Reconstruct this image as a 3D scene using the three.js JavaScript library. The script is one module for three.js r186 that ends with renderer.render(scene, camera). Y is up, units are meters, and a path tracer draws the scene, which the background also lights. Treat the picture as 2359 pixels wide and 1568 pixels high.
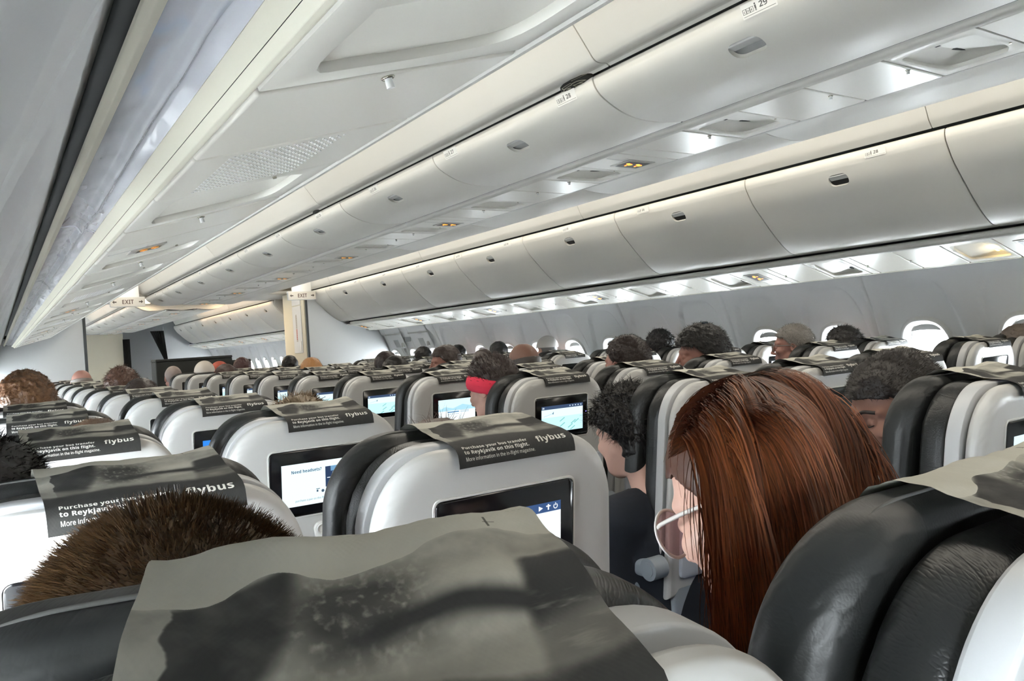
import * as THREE from 'three';
import { mergeGeometries, mergeVertices, toCreasedNormals } from 'three/addons/utils/BufferGeometryUtils.js';
import { RoundedBoxGeometry } from 'three/addons/geometries/RoundedBoxGeometry.js';
import { MarchingCubes } from 'three/addons/objects/MarchingCubes.js';
import { RectAreaLightUniformsLib } from 'three/addons/lights/RectAreaLightUniformsLib.js';
import { Brush, Evaluator, SUBTRACTION } from 'three-bvh-csg';

// ---------------------------------------------------------------- camera, sky, lights, exposure
RectAreaLightUniformsLib.init();
const scene = new THREE.Scene();
const camera = new THREE.PerspectiveCamera(46.78, 2359 / 1568, 0.02, 200);
camera.position.set(-2.235, 1.27, 0);
{
  const D = Math.PI / 180, yaw = 33.5 * D, pit = -0.07 * D, roll = -3.67 * D;
  const fwd = new THREE.Vector3(Math.sin(yaw) * Math.cos(pit), Math.sin(pit), -Math.cos(yaw) * Math.cos(pit));
  const right = new THREE.Vector3(Math.cos(yaw), 0, Math.sin(yaw));
  const up = new THREE.Vector3().crossVectors(right, fwd);
  const r2 = right.clone().multiplyScalar(Math.cos(roll)).addScaledVector(up, Math.sin(roll));
  const u2 = up.clone().multiplyScalar(Math.cos(roll)).addScaledVector(right, -Math.sin(roll));
  camera.quaternion.setFromRotationMatrix(new THREE.Matrix4().makeBasis(r2, u2, fwd.clone().negate()));
}
const renderer = new THREE.WebGLRenderer();
renderer.toneMapping = THREE.LinearToneMapping;
renderer.toneMappingExposure = 1.30;
renderer.shadowMap.enabled = true;
const SKY = 46.0;
scene.background = new THREE.Color().setRGB(0.88 * SKY, 0.955 * SKY, 1.0 * SKY);   // bright cloud all round the aircraft
const AISLE = 5.6, DOORWAY = 15.0;                                                // lamp brightness

// ---------------------------------------------------------------- helpers
let seedState = 7;
const rnd = () => { seedState = (seedState + 0x6d2b79f5) | 0; let t = Math.imul(seedState ^ (seedState >>> 15), 1 | seedState); t = (t + Math.imul(t ^ (t >>> 7), 61 | t)) ^ t; return ((t ^ (t >>> 14)) >>> 0) / 4294967296; };
const rr = (a, b) => a + (b - a) * rnd();
const seedTo = (n) => { seedState = n; };
const lerp = (a, b, t) => a + (b - a) * t, clamp = (x, a = 0, b = 1) => Math.min(b, Math.max(a, x));
const sst = (a, b, x) => { const t = clamp((x - a) / (b - a)); return t * t * (3 - 2 * t); };
const hash3 = (x, y, z) => { let h = Math.imul(x | 0, 374761393) ^ Math.imul(y | 0, 668265263) ^ Math.imul(z | 0, 2147483647 ^ 1274126177); h = Math.imul(h ^ (h >>> 13), 1274126177); return ((h ^ (h >>> 16)) >>> 0) / 4294967296; };
function noise3(x, y, z) {
  const X = Math.floor(x), Y = Math.floor(y), Z = Math.floor(z); let a = x - X, b = y - Y, c = z - Z;
  a = a * a * (3 - 2 * a); b = b * b * (3 - 2 * b); c = c * c * (3 - 2 * c);
  const h = (i, j, k) => hash3(X + i, Y + j, Z + k);
  return lerp(lerp(lerp(h(0, 0, 0), h(1, 0, 0), a), lerp(h(0, 1, 0), h(1, 1, 0), a), b), lerp(lerp(h(0, 0, 1), h(1, 0, 1), a), lerp(h(0, 1, 1), h(1, 1, 1), a), b), c);
}
const fbm = (x, y, z, n = 4) => { let s = 0, a = 0.5; for (let i = 0; i < n; i++) { s += a * noise3(x, y, z); x *= 2.03; y *= 2.03; z *= 2.03; a *= 0.5; } return s; };

const taken = new Map();
function numbered(name) { const n = taken.get(name) || 0; taken.set(name, n + 1); return n ? name + '_' + String(n).padStart(3, '0') : name; }
const shade = (o) => { o.castShadow = true; o.receiveShadow = true; return o; };
function thing(name, label, category, group, pos = [0, 0, 0], turn = 0) {
  const g = new THREE.Group(); g.name = numbered(name); g.position.set(...pos); g.rotation.y = turn;
  g.userData = { label, category }; if (group) g.userData.group = group;
  scene.add(g); return g;
}
function single(name, geo, mat, label, category, group) {
  const m = shade(new THREE.Mesh(geo, mat)); m.name = numbered(name); m.userData = { label, category }; if (group) m.userData.group = group;
  scene.add(m); return m;
}
function part(name, geo, mat, parent, label) {
  const m = shade(new THREE.Mesh(geo, mat)); m.name = name; if (label) m.userData.label = label; parent.add(m); return m;
}
function struct(name, geo, mat, label, category = 'structure') {
  const m = shade(new THREE.Mesh(geo, mat)); m.name = numbered(name); m.userData = { kind: 'structure', label, category }; scene.add(m); return m;
}
function structGroup(name, label, category = 'structure') {
  const g = new THREE.Group(); g.name = numbered(name); g.userData = { kind: 'structure', label, category }; scene.add(g); return g;
}
const ordinal = (n) => ORD[n] || ['twentieth', 'thirtieth', 'fortieth', 'fiftieth', 'sixtieth'][Math.floor((n + 1) / 10) - 2] && ((n + 1) % 10 ? ['twenty', 'thirty', 'forty', 'fifty', 'sixty'][Math.floor((n + 1) / 10) - 2] + '-' + ORD[(n + 1) % 10 - 1] : ['twentieth', 'thirtieth', 'fortieth', 'fiftieth', 'sixtieth'][Math.floor((n + 1) / 10) - 2]);
const ORD = ['first', 'second', 'third', 'fourth', 'fifth', 'sixth', 'seventh', 'eighth', 'ninth', 'tenth', 'eleventh', 'twelfth', 'thirteenth', 'fourteenth', 'fifteenth', 'sixteenth', 'seventeenth', 'eighteenth', 'nineteenth', 'twentieth',
  'twenty-first', 'twenty-second', 'twenty-third', 'twenty-fourth', 'twenty-fifth', 'twenty-sixth', 'twenty-seventh', 'twenty-eighth', 'twenty-ninth', 'thirtieth', 'thirty-first', 'thirty-second', 'thirty-third', 'thirty-fourth', 'thirty-fifth', 'thirty-sixth', 'thirty-seventh', 'thirty-eighth', 'thirty-ninth', 'fortieth'];

const NUM = ['zero', 'one', 'two', 'three', 'four', 'five', 'six', 'seven', 'eight', 'nine', 'ten', 'eleven', 'twelve', 'thirteen', 'fourteen', 'fifteen', 'sixteen', 'seventeen', 'eighteen', 'nineteen'];
const numWord = (n) => n < 20 ? NUM[n] : ['twenty', 'thirty'][Math.floor(n / 10) - 2] + (n % 10 ? '-' + NUM[n % 10] : '');
const box = (w, h, d, x = 0, y = 0, z = 0) => new THREE.BoxGeometry(w, h, d).translate(x, y, z);
const rbox = (w, h, d, r, x = 0, y = 0, z = 0, s = 3) => new RoundedBoxGeometry(w, h, d, s, r).translate(x, y, z);
const merge = (list) => mergeGeometries(list.map((g) => { const c = g.index ? g.toNonIndexed() : g; for (const k of Object.keys(c.attributes)) if (!['position', 'normal', 'uv'].includes(k)) c.deleteAttribute(k); if (!c.attributes.uv) c.setAttribute('uv', new THREE.BufferAttribute(new Float32Array(c.attributes.position.count * 2), 2)); return c; }));
function spline(pts, n) { return new THREE.CatmullRomCurve3(pts.map((p) => new THREE.Vector3(p[0], p[1], p[2] || 0)), false, 'catmullrom', 0.5).getPoints(n).map((v) => [v.x, v.y, v.z]); }
// a strip of cross-section pts [x,y], given thickness to the side of n, swept along z from z0 to z1 (z1 < z0 is forward)
function closedStrip(pts, t) {
  const out = [], n = pts.length;
  for (let i = 0; i < n; i++) {
    const a = pts[Math.max(0, i - 1)], b = pts[Math.min(n - 1, i + 1)]; const dx = b[0] - a[0], dy = b[1] - a[1], l = Math.hypot(dx, dy) || 1;
    out.push([pts[i][0] - (dy / l) * t, pts[i][1] + (dx / l) * t]);
  }
  return pts.concat(out.reverse());
}
function extrudeZ(loop, z0, z1, bevel = 0, crease = 0.7) {
  const s = new THREE.Shape(loop.map((p) => new THREE.Vector2(p[0], p[1])));
  const len = Math.abs(z1 - z0);
  let g = new THREE.ExtrudeGeometry(s, { depth: len - 2 * bevel, bevelEnabled: bevel > 0, bevelSize: bevel, bevelThickness: bevel, bevelOffset: -bevel, bevelSegments: 2, steps: 1 });
  g.translate(0, 0, Math.min(z0, z1) + bevel);
  return toCreasedNormals(g, crease);
}
function tube(pts, r, seg = 24, rad = 8) { return new THREE.TubeGeometry(new THREE.CatmullRomCurve3(pts.map((p) => new THREE.Vector3(...p))), seg, r, rad, false); }
// rounded outline, narrower towards the top, standing on y0
function backOutline(w, y0, y1, r, taper = 0) {
  const s = new THREE.Shape(), a = w / 2, b = w / 2 - taper;
  s.moveTo(-a, y0); s.lineTo(a, y0); s.lineTo(b, y1 - r);
  s.bezierCurveTo(b - r * 0.08, y1 - r * 0.42, b - r * 0.42, y1 - r * 0.02, b - r, y1);
  s.lineTo(-b + r, y1); s.bezierCurveTo(-b + r * 0.42, y1 - r * 0.02, -b + r * 0.08, y1 - r * 0.42, -b, y1 - r); s.closePath();
  return s;
}
function roundRect(w, h, r) {
  const s = new THREE.Shape(), a = w / 2, b = h / 2;
  s.moveTo(-a + r, -b); s.lineTo(a - r, -b); s.quadraticCurveTo(a, -b, a, -b + r); s.lineTo(a, b - r); s.quadraticCurveTo(a, b, a - r, b);
  s.lineTo(-a + r, b); s.quadraticCurveTo(-a, b, -a, b - r); s.lineTo(-a, -b + r); s.quadraticCurveTo(-a, -b, -a + r, -b); return s;
}
function slab(shape, z0, z1, bevel, segs = 4, curve = 12, size = bevel) {
  const g = new THREE.ExtrudeGeometry(shape, { depth: Math.abs(z1 - z0) - 2 * bevel, bevelEnabled: bevel > 0, bevelThickness: bevel, bevelSize: size, bevelOffset: -size, bevelSegments: segs, curveSegments: curve });
  g.translate(0, 0, Math.min(z0, z1) + bevel); return toCreasedNormals(g, 0.8);
}
function warp(g, f) {
  const p = g.attributes.position, v = new THREE.Vector3();
  for (let i = 0; i < p.count; i++) { v.fromBufferAttribute(p, i); f(v); p.setXYZ(i, v.x, v.y, v.z); }
  p.needsUpdate = true; return g;
}
function smooth(g, angle = 0.9) { g.deleteAttribute('normal'); return toCreasedNormals(g, angle); }
// planar metre uv
function uvFrom(g, f) { const p = g.attributes.position, uv = new Float32Array(p.count * 2), v = new THREE.Vector3(); for (let i = 0; i < p.count; i++) { v.fromBufferAttribute(p, i); const q = f(v); uv[2 * i] = q[0]; uv[2 * i + 1] = q[1]; } g.setAttribute('uv', new THREE.BufferAttribute(uv, 2)); return g; }

// ---------------------------------------------------------------- textures
function canvasTex(w, h, draw) { const c = document.createElement('canvas'); c.width = w; c.height = h; const x = c.getContext('2d'); draw(x, w, h); const t = new THREE.CanvasTexture(c); t.colorSpace = THREE.SRGBColorSpace; t.anisotropy = 8; return t; }
function dataTex(n, f, srgb = false) {
  const d = new Uint8Array(n * n * 4);
  for (let j = 0; j < n; j++) for (let i = 0; i < n; i++) { const v = f(i / n, j / n), o = (j * n + i) * 4; const q = Array.isArray(v) ? v : [v, v, v]; for (let c = 0; c < 3; c++) d[o + c] = clamp(q[c]) * 255; d[o + 3] = 255; }
  const t = new THREE.DataTexture(d, n, n); t.wrapS = t.wrapT = THREE.RepeatWrapping; t.magFilter = THREE.LinearFilter; t.minFilter = THREE.LinearMipmapLinearFilter; t.generateMipmaps = true; if (srgb) t.colorSpace = THREE.SRGBColorSpace; t.needsUpdate = true; return t;
}
// periodic cellular noise for leather grain
function cells(u, v, k, sd) {
  const x = u * k, y = v * k, X = Math.floor(x), Y = Math.floor(y); let d1 = 9, d2 = 9;
  for (let j = -1; j < 2; j++) for (let i = -1; i < 2; i++) { const a = ((X + i) % k + k) % k, b = ((Y + j) % k + k) % k; const px = X + i + hash3(a, b, sd), py = Y + j + hash3(a, b, sd + 9); const d = Math.hypot(px - x, py - y); if (d < d1) { d2 = d1; d1 = d; } else if (d < d2) d2 = d; }
  return d2 - d1;
}
const pnoise = (u, v, k, sd) => { const x = u * k, y = v * k, X = Math.floor(x), Y = Math.floor(y); let a = x - X, b = y - Y; a = a * a * (3 - 2 * a); b = b * b * (3 - 2 * b); const h = (i, j) => hash3((X + i) % k, (Y + j) % k, sd); return lerp(lerp(h(0, 0), h(1, 0), a), lerp(h(0, 1), h(1, 1), a), b); };
const texLeather = dataTex(512, (u, v) => { const c = Math.min(1, cells(u, v, 64, 3) * 2.2); const w = 0.5 * pnoise(u, v, 6, 5) + 0.3 * pnoise(u, v, 14, 6); const cr = Math.abs(pnoise(u, v, 9, 11) - 0.5); return clamp(0.25 * c + 0.45 * w + 0.35 * sst(0, 0.05, cr)); });
const texCarpet = dataTex(128, (u, v) => { const n = 0.5 + 0.5 * pnoise(u, v, 64, 4); return [0.12 * n, 0.15 * n, 0.22 * n]; }, true);
const texCloth = dataTex(256, (u, v) => 0.5 + 0.25 * Math.sin(u * 6.2832 * 64) * Math.sin(v * 6.2832 * 64) + 0.25 * (pnoise(u, v, 32, 8) - 0.5));

// ---------------------------------------------------------------- materials
const std = (r, g, b, rough = 0.5, o = {}) => new THREE.MeshPhysicalMaterial({ color: new THREE.Color().setRGB(r, g, b), roughness: rough, metalness: 0, ...o });
const M = {
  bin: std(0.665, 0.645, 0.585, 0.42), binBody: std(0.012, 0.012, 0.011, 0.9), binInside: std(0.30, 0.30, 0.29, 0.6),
  fascia: std(0.57, 0.555, 0.505, 0.55), rail: std(0.60, 0.59, 0.545, 0.45), railCream: std(0.72, 0.69, 0.575, 0.45),
  psu: std(0.69, 0.665, 0.595, 0.30), psuFrame: std(0.70, 0.68, 0.615, 0.35), scoop: std(0.52, 0.52, 0.50, 0.5), signLens: std(0.48, 0.465, 0.425, 0.3),
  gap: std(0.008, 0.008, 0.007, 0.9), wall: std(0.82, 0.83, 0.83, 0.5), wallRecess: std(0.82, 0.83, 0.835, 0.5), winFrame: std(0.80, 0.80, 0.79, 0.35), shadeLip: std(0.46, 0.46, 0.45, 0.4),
  pane: new THREE.MeshPhysicalMaterial({ color: 0xffffff, transmission: 1, thickness: 0, roughness: 0.02, ior: 1.2 }),
  film: new THREE.MeshPhysicalMaterial({ color: new THREE.Color().setRGB(0.88, 0.89, 0.93), transmission: 0.6, thickness: 0, roughness: 0.12, ior: 1.5 }),
  insulation: std(0.80, 0.80, 0.82, 0.8), hull: std(0.03, 0.03, 0.028, 0.9), partition: std(0.60, 0.61, 0.61, 0.5), yellow: std(0.56, 0.52, 0.40, 0.6), darkEdge: std(0.04, 0.045, 0.045, 0.5), curtain: std(0.02, 0.02, 0.018, 0.9), blackBox: std(0.017, 0.018, 0.015, 0.7),
  shell: std(0.60, 0.60, 0.585, 0.33), shellRim: std(0.58, 0.59, 0.60, 0.35), leather: std(0.013, 0.014, 0.0138, 0.40, { bumpMap: texLeather, bumpScale: 0.0007 }), pad: std(0.015, 0.0162, 0.0158, 0.44, { bumpMap: texLeather, bumpScale: 0.00018 }),
  blackGloss: std(0.004, 0.004, 0.005, 0.12), tray: std(0.50, 0.53, 0.58, 0.4), arm: std(0.30, 0.34, 0.38, 0.4), armPad: std(0.05, 0.07, 0.08, 0.5), metal: std(0.55, 0.56, 0.58, 0.3, { metalness: 0.8 }), seatCloth: std(0.03, 0.034, 0.04, 0.7), stitch: std(0.10, 0.10, 0.095, 0.8), chrome: std(0.6, 0.58, 0.5, 0.2, { metalness: 1 }),
  carpet: std(1, 1, 1, 0.95, { map: texCarpet }),
  white: std(0.78, 0.78, 0.75, 0.4),
};
M.carpet.map.repeat.set(1, 1);
const glow = (r, g, b, k, o = {}) => new THREE.MeshStandardMaterial({ color: 0x000000, emissive: new THREE.Color().setRGB(r, g, b), emissiveIntensity: k, roughness: 0.6, ...o });

// ---------------------------------------------------------------- cabin shell (y up, forward is -z, x = 0 on the centreline)
const ZA = 2.2, ZF = -21.0;                                 // aft and forward ends
const S = [1, -1];
// side wall section from the floor to the top of the visible panel
const wallPts = spline([[2.26, 0.0], [2.37, 0.35], [2.405, 0.7], [2.37, 1.0], [2.30, 1.24], [2.222, 1.42], [2.172, 1.522], [2.147, 1.578]], 60).map((p) => [p[0], p[1]]);
const wallArc = [0]; for (let i = 1; i < wallPts.length; i++) wallArc.push(wallArc[i - 1] + Math.hypot(wallPts[i][0] - wallPts[i - 1][0], wallPts[i][1] - wallPts[i - 1][1]));
const WALL_T = wallArc[wallArc.length - 1];
function wallAt(t, off = 0) {                               // t: length along the section; off: towards the cabin
  let i = 1; while (i < wallArc.length - 1 && wallArc[i] < t) i++;
  const a = wallPts[i - 1], b = wallPts[i], k = (t - wallArc[i - 1]) / (wallArc[i] - wallArc[i - 1]);
  const dx = b[0] - a[0], dy = b[1] - a[1], l = Math.hypot(dx, dy);
  return [a[0] + dx * k - (dy / l) * off, a[1] + dy * k + (dx / l) * off, Math.atan2(-dx, dy)];
}
const tOfY = (y) => { let i = 1; while (i < wallPts.length - 1 && wallPts[i][1] < y) i++; return wallArc[i - 1] + (wallArc[i] - wallArc[i - 1]) * (y - wallPts[i - 1][1]) / (wallPts[i][1] - wallPts[i - 1][1]); };
const WIN_T = tOfY(1.035), WIN_W = 0.145, WIN_H = 0.205, BAY = 0.556;
// super-ellipse in (s along z, t along the section)
const winIn = (s, t, w, h) => Math.pow(Math.abs(s / w), 2.6) + Math.pow(Math.abs((t - WIN_T) / h), 2.6);
function wallPanelGeo(holes) {
  const L = 2 * BAY + 0.001, ns = 88, t0 = tOfY(0.02), t1 = WALL_T, nt = 84, pos = [], id = [];
  const top = tOfY(1.475);
  for (let j = 0; j <= nt; j++) for (let i = 0; i <= ns; i++) {
    const s = -L / 2 + (L * i) / ns, t = t0 + ((t1 - t0) * j) / nt;
    let d = 0;
    for (const c of [-BAY / 2, BAY / 2]) {                  // tall arched bay above each window
      const half = 0.244 - 0.055 * sst(WIN_T, top, t), u = Math.abs(s - c) / half, v = (t - (WIN_T - 0.30)) / (top - WIN_T + 0.30);
      const inside = Math.pow(u, 4) + Math.pow(clamp(v, 0, 2), 9);
      d = Math.max(d, 1 - sst(0.82, 1.02, inside));
    }
    const e = sst(0.012, 0, L / 2 - Math.abs(s));           // rolled edge at the panel joint
    const p = wallAt(t, 0.014 - 0.020 * d - 0.012 * e);
    pos.push(p[0], p[1], s);
  }
  const N = ns + 1;
  for (let j = 0; j < nt; j++) for (let i = 0; i < ns; i++) {
    const s = -L / 2 + (L * (i + 0.5)) / ns, t = t0 + ((t1 - t0) * (j + 0.5)) / nt;
    if (holes && [-BAY / 2, BAY / 2].some((c) => winIn(s - c, t, WIN_W * 1.06, WIN_H * 1.06) < 1)) continue;
    const a = j * N + i; id.push(a, a + N, a + 1, a + 1, a + N, a + N + 1);
  }
  const g = new THREE.BufferGeometry(); g.setAttribute('position', new THREE.Float32BufferAttribute(pos, 3)); g.setIndex(id); g.computeVertexNormals();
  return uvFrom(g, (v) => [v.z, v.y]);
}
const panelGeo = wallPanelGeo(true);
const wallR = structGroup('wall_right', 'curved light grey side wall with arched window bays beyond the far seats', 'wall');
const wallL = structGroup('wall_left', 'curved grey side wall close beside the camera, upper corner of the picture', 'wall');
const PANELS = []; for (let k = -4; k < 19; k++) PANELS.push(-(2.795 + 2 * BAY * (k - 0.5)));   // centre z of each two-window panel
const skipPanel = (zc) => false;
for (const [side, w] of [[1, wallR], [-1, wallL]]) for (const zc of PANELS) {
  if (zc > ZA || zc < ZF || (skipPanel(zc))) continue;
  const m = part('sidewall_panel', panelGeo, M.wall, w); m.position.z = zc; if (side < 0) m.rotation.y = Math.PI;
}
// solid outer skin behind the panels: strips above and below the window belt and posts between the windows
{
  const skin = (t0, t1, z0, z1) => { const a = wallAt(t0, -0.05), b = wallAt(t1, -0.05); return extrudeZ([[a[0], a[1]], [b[0], b[1]], [b[0] + 0.03, b[1] + 0.012], [a[0] + 0.03, a[1] + 0.012]], z0, z1); };
  const list = []; for (let i = 0; i < 8; i++) list.push(skin((WIN_T - 0.24) * i / 8, (WIN_T - 0.24) * (i + 1) / 8 + 0.003, ZA, ZF));
  const upper = []; for (let i = 0; i < 5; i++) { const a = WIN_T + 0.235, b = WALL_T + 0.02; (i < 2 ? list : upper).push(skin(a + (b - a) * i / 5 - 0.003, Math.min(a + (b - a) * (i + 1) / 5, WALL_T + 0.02), ZA, ZF)); }
  const zs = []; for (const zc of PANELS) if (!skipPanel(zc) && zc < ZA && zc > ZF) for (const c of [-BAY / 2, BAY / 2]) zs.push(zc + c);
  zs.sort((a, b) => b - a); let prev = ZA;
  for (const z of [...zs, ZF - 1]) { const hi = prev, lo = z + 0.205; if (hi > lo) list.push(...[0, 1, 2].map((i) => skin(WIN_T - 0.245 + 0.163 * i, WIN_T - 0.245 + 0.163 * (i + 1) + 0.003, hi, Math.max(lo, ZF)))); prev = z - 0.205; }
  const g = merge(list); part('outer_skin', g, M.winFrame, wallR); const m = part('outer_skin', g, M.winFrame, wallL); m.scale.x = -1;
  const gu = merge(upper); part('upper_skin', gu, M.hull, wallR); part('upper_skin', gu, M.hull, wallL).scale.x = -1;
}
// one cabin window: frame rings, shade edge and pane
const windowGeo = (() => {
  const ring = (w0, h0, o0, w1, h1, o1, n = 56) => {
    const pos = [], id = [];
    for (let i = 0; i <= n; i++) {
      const a = (i / n) * Math.PI * 2, ca = Math.cos(a), sa = Math.sin(a), f = (c) => Math.sign(c) * Math.pow(Math.abs(c), 2 / 2.6);
      for (let k = 0; k <= 4; k++) { const q = k / 4, w = lerp(w0, w1, q), h = lerp(h0, h1, q), o = lerp(o0, o1, q) + 0.006 * Math.sin(q * Math.PI); const p = wallAt(WIN_T + h * f(sa), o); pos.push(p[0], p[1], w * f(ca)); }
    }
    for (let i = 0; i < n; i++) for (let k = 0; k < 4; k++) { const a = i * 5 + k, b = a + 5; id.push(a, a + 1, b, b, a + 1, b + 1); }
    const g = new THREE.BufferGeometry(); g.setAttribute('position', new THREE.Float32BufferAttribute(pos, 3)); g.setIndex(id); g.computeVertexNormals(); return g;
  };
  const disc = (w, h, o, n = 40, cut) => { const pos = [], id = []; const c = wallAt(WIN_T, o); pos.push(c[0], c[1], 0); for (let i = 0; i <= n; i++) { const a = (i / n) * Math.PI * 2, f = (q) => Math.sign(q) * Math.pow(Math.abs(q), 2 / 2.6); const p = wallAt(WIN_T + h * f(Math.sin(a)), o); pos.push(p[0], p[1], w * f(Math.cos(a))); if (i) id.push(0, i + 1, i); } const g = new THREE.BufferGeometry(); g.setAttribute('position', new THREE.Float32BufferAttribute(pos, 3)); g.setIndex(id); g.computeVertexNormals(); return g; };
  // the raised shade shows as a lip across the top of the opening
  const lip = () => { const pos = [], id = [], n = 20; for (let i = 0; i <= n; i++) { const q = i / n * 2 - 1, wMax = 0.098; const hi = 0.168 * Math.pow(Math.max(0, 1 - Math.pow(Math.abs(q) * 0.82, 2.6)), 1 / 2.6), lo = 0.128 + 0.008 * (1 - q * q); for (const [h, o] of [[Math.max(hi, lo), -0.028], [lo, -0.024], [lo - 0.006, -0.031], [lo, -0.036]]) { const p = wallAt(WIN_T + h, o); pos.push(p[0], p[1], q * wMax); } } for (let i = 0; i < n; i++) for (let k = 0; k < 3; k++) { const a = i * 4 + k, b = a + 4; id.push(a, b, a + 1, a + 1, b, b + 1); } const g = new THREE.BufferGeometry(); g.setAttribute('position', new THREE.Float32BufferAttribute(pos, 3)); g.setIndex(id); g.computeVertexNormals(); return g; };
  return { outer: ring(0.168, 0.230, -0.012, 0.143, 0.203, 0.004), reveal: ring(0.143, 0.203, 0.004, 0.110, 0.168, -0.032), inner: ring(0.112, 0.170, -0.032, 0.100, 0.158, -0.044), lip: lip(), pane: disc(0.113, 0.171, -0.046) };
})();
let nWin = 0;
for (const side of S) for (const zc of PANELS) {
  if (zc > ZA || zc < ZF || skipPanel(zc)) continue;
  for (const c of [BAY / 2, -BAY / 2]) {
    nWin++;
    const dist = Math.round(-(zc + c) * 10) / 10;
    const g = structGroup('window_' + nWin, (side > 0 ? 'oval cabin window in the far wall, ' : 'oval cabin window in the wall beside the camera, ') + (dist < 0 ? 'behind the camera ' + Math.abs(dist).toFixed(1) : dist.toFixed(1)) + ' metres along', 'window');
    g.position.z = zc + c; if (side < 0) g.rotation.y = Math.PI;
    part('window_frame', windowGeo.outer, M.winFrame, g); part('reveal', windowGeo.reveal, M.winFrame, g); part('inner_frame', windowGeo.inner, M.winFrame, g); part('shade_edge', windowGeo.lip, M.shadeLip, g, 'grey edge of the raised window shade'); part('pane', windowGeo.pane, M.pane, g);
  }
}
// floor, crown and ends
struct('floor', uvFrom(box(4.9, 0.06, ZA - ZF, 0, -0.03, (ZA + ZF) / 2), (v) => [v.x * 2, v.z * 2]), M.carpet, 'dark carpeted cabin floor under all the seats', 'floor');
{
  const crown = [[2.15, 1.57], [2.03, 1.82], [1.78, 2.12], [1.4, 2.42], [0.8, 2.62], [0, 2.68]];
  const full = crown.concat(crown.slice(0, -1).reverse().map((p) => [-p[0], p[1]]));
  struct('ceiling', extrudeZ(closedStrip(full, -0.06), ZA, ZF), M.hull, 'dark upper hull above bins and ceiling panels', 'ceiling');
  struct('wall_aft', box(5.0, 2.8, 0.06, 0, 1.35, ZA + 0.03), M.partition, 'aft wall closing the cabin behind the camera', 'wall');
  struct('wall_front', box(5.0, 2.8, 0.06, 0, 1.35, ZF - 0.03), M.partition, 'forward wall closing the far end of the cabin', 'wall');
}
// aisle ceilings between the centre bins and the side bins, in panels 2.44 m long
const fasciaPts = [[0.600, 2.092], [0.612, 2.0985], [0.638, 2.0965], [0.660, 2.103], [0.683, 2.131], [0.712, 2.169], [0.740, 2.204], [0.772, 2.236], [0.84, 2.268]];
const sideFascia = [[1.085, 2.268], [1.15, 2.24], [1.19, 2.195], [1.214, 2.141], [1.228, 2.108], [1.252, 2.076]];
const aisleCeil = structGroup('ceiling_lining', 'off-white curved ceiling lining above both aisles', 'ceiling');
{
  const gC = (l) => extrudeZ(closedStrip(spline(fasciaPts, 40), 0.012), l / 2, -l / 2, 0.002), gS = (l) => extrudeZ(closedStrip(spline(sideFascia, 24), 0.012), l / 2, -l / 2, 0.002);
  const a = gC(2.436), b = gS(2.436), top = box(0.30, 0.012, 2.436, 0, 0, 0);
  for (let k = -1; k < 8; k++) {
    const z0 = 0.61 - 2.44 * k, zc = z0 - 1.22; if (z0 - 2.44 < ZF) continue;
    for (const side of S) {
      const p = part('fascia_panel', a, M.fascia, aisleCeil); p.position.z = zc; if (side < 0) p.rotation.y = Math.PI;
      const q = part('fascia_panel', b, M.fascia, aisleCeil); q.position.z = zc; if (side < 0) q.rotation.y = Math.PI;
      const t = part('ceiling_panel', top, M.fascia, aisleCeil); t.position.set(side * 0.9625, 2.335, zc);
    }
  }
}
// ceiling light coves over the aisles: long diffusers between the linings
{
  const dg = box(0.17, 0.010, 1.18), hg = merge([box(0.25, 0.05, 1.2, 0, 0.035, 0)]);
  for (const side of S) for (let k = 0; k < 15; k++) {
    const z = 1.35 - 1.22 * k; if (z < -19) continue;
    if (z < -9.9 && z > -11.9) continue;
    const t = thing('aisle_light', `long flat diffuser light in the ${side < 0 ? 'near' : 'far'} aisle ceiling, ${ORD[k]} from the rear`, 'ceiling light', 'aisle ceiling lights', [side * 0.9625, 2.285, z]);
    part('housing', hg, M.white, t); part('light_diffuser', dg, z < -11 ? glow(1.0, 0.74, 0.44, 1.2) : glow(1.0, 0.93, 0.80, 1.5), t);
    const l = new THREE.RectAreaLight(z < -11 ? new THREE.Color().setRGB(1.0, 0.70, 0.40) : new THREE.Color().setRGB(1.0, 0.93, 0.80), z < -11 ? AISLE * 1.1 : AISLE, 0.17, 1.18); l.position.set(0, -0.012, 0); l.rotation.x = -Math.PI / 2; l.name = 'aisle_light_lamp'; t.add(l);
  }
}

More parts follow.
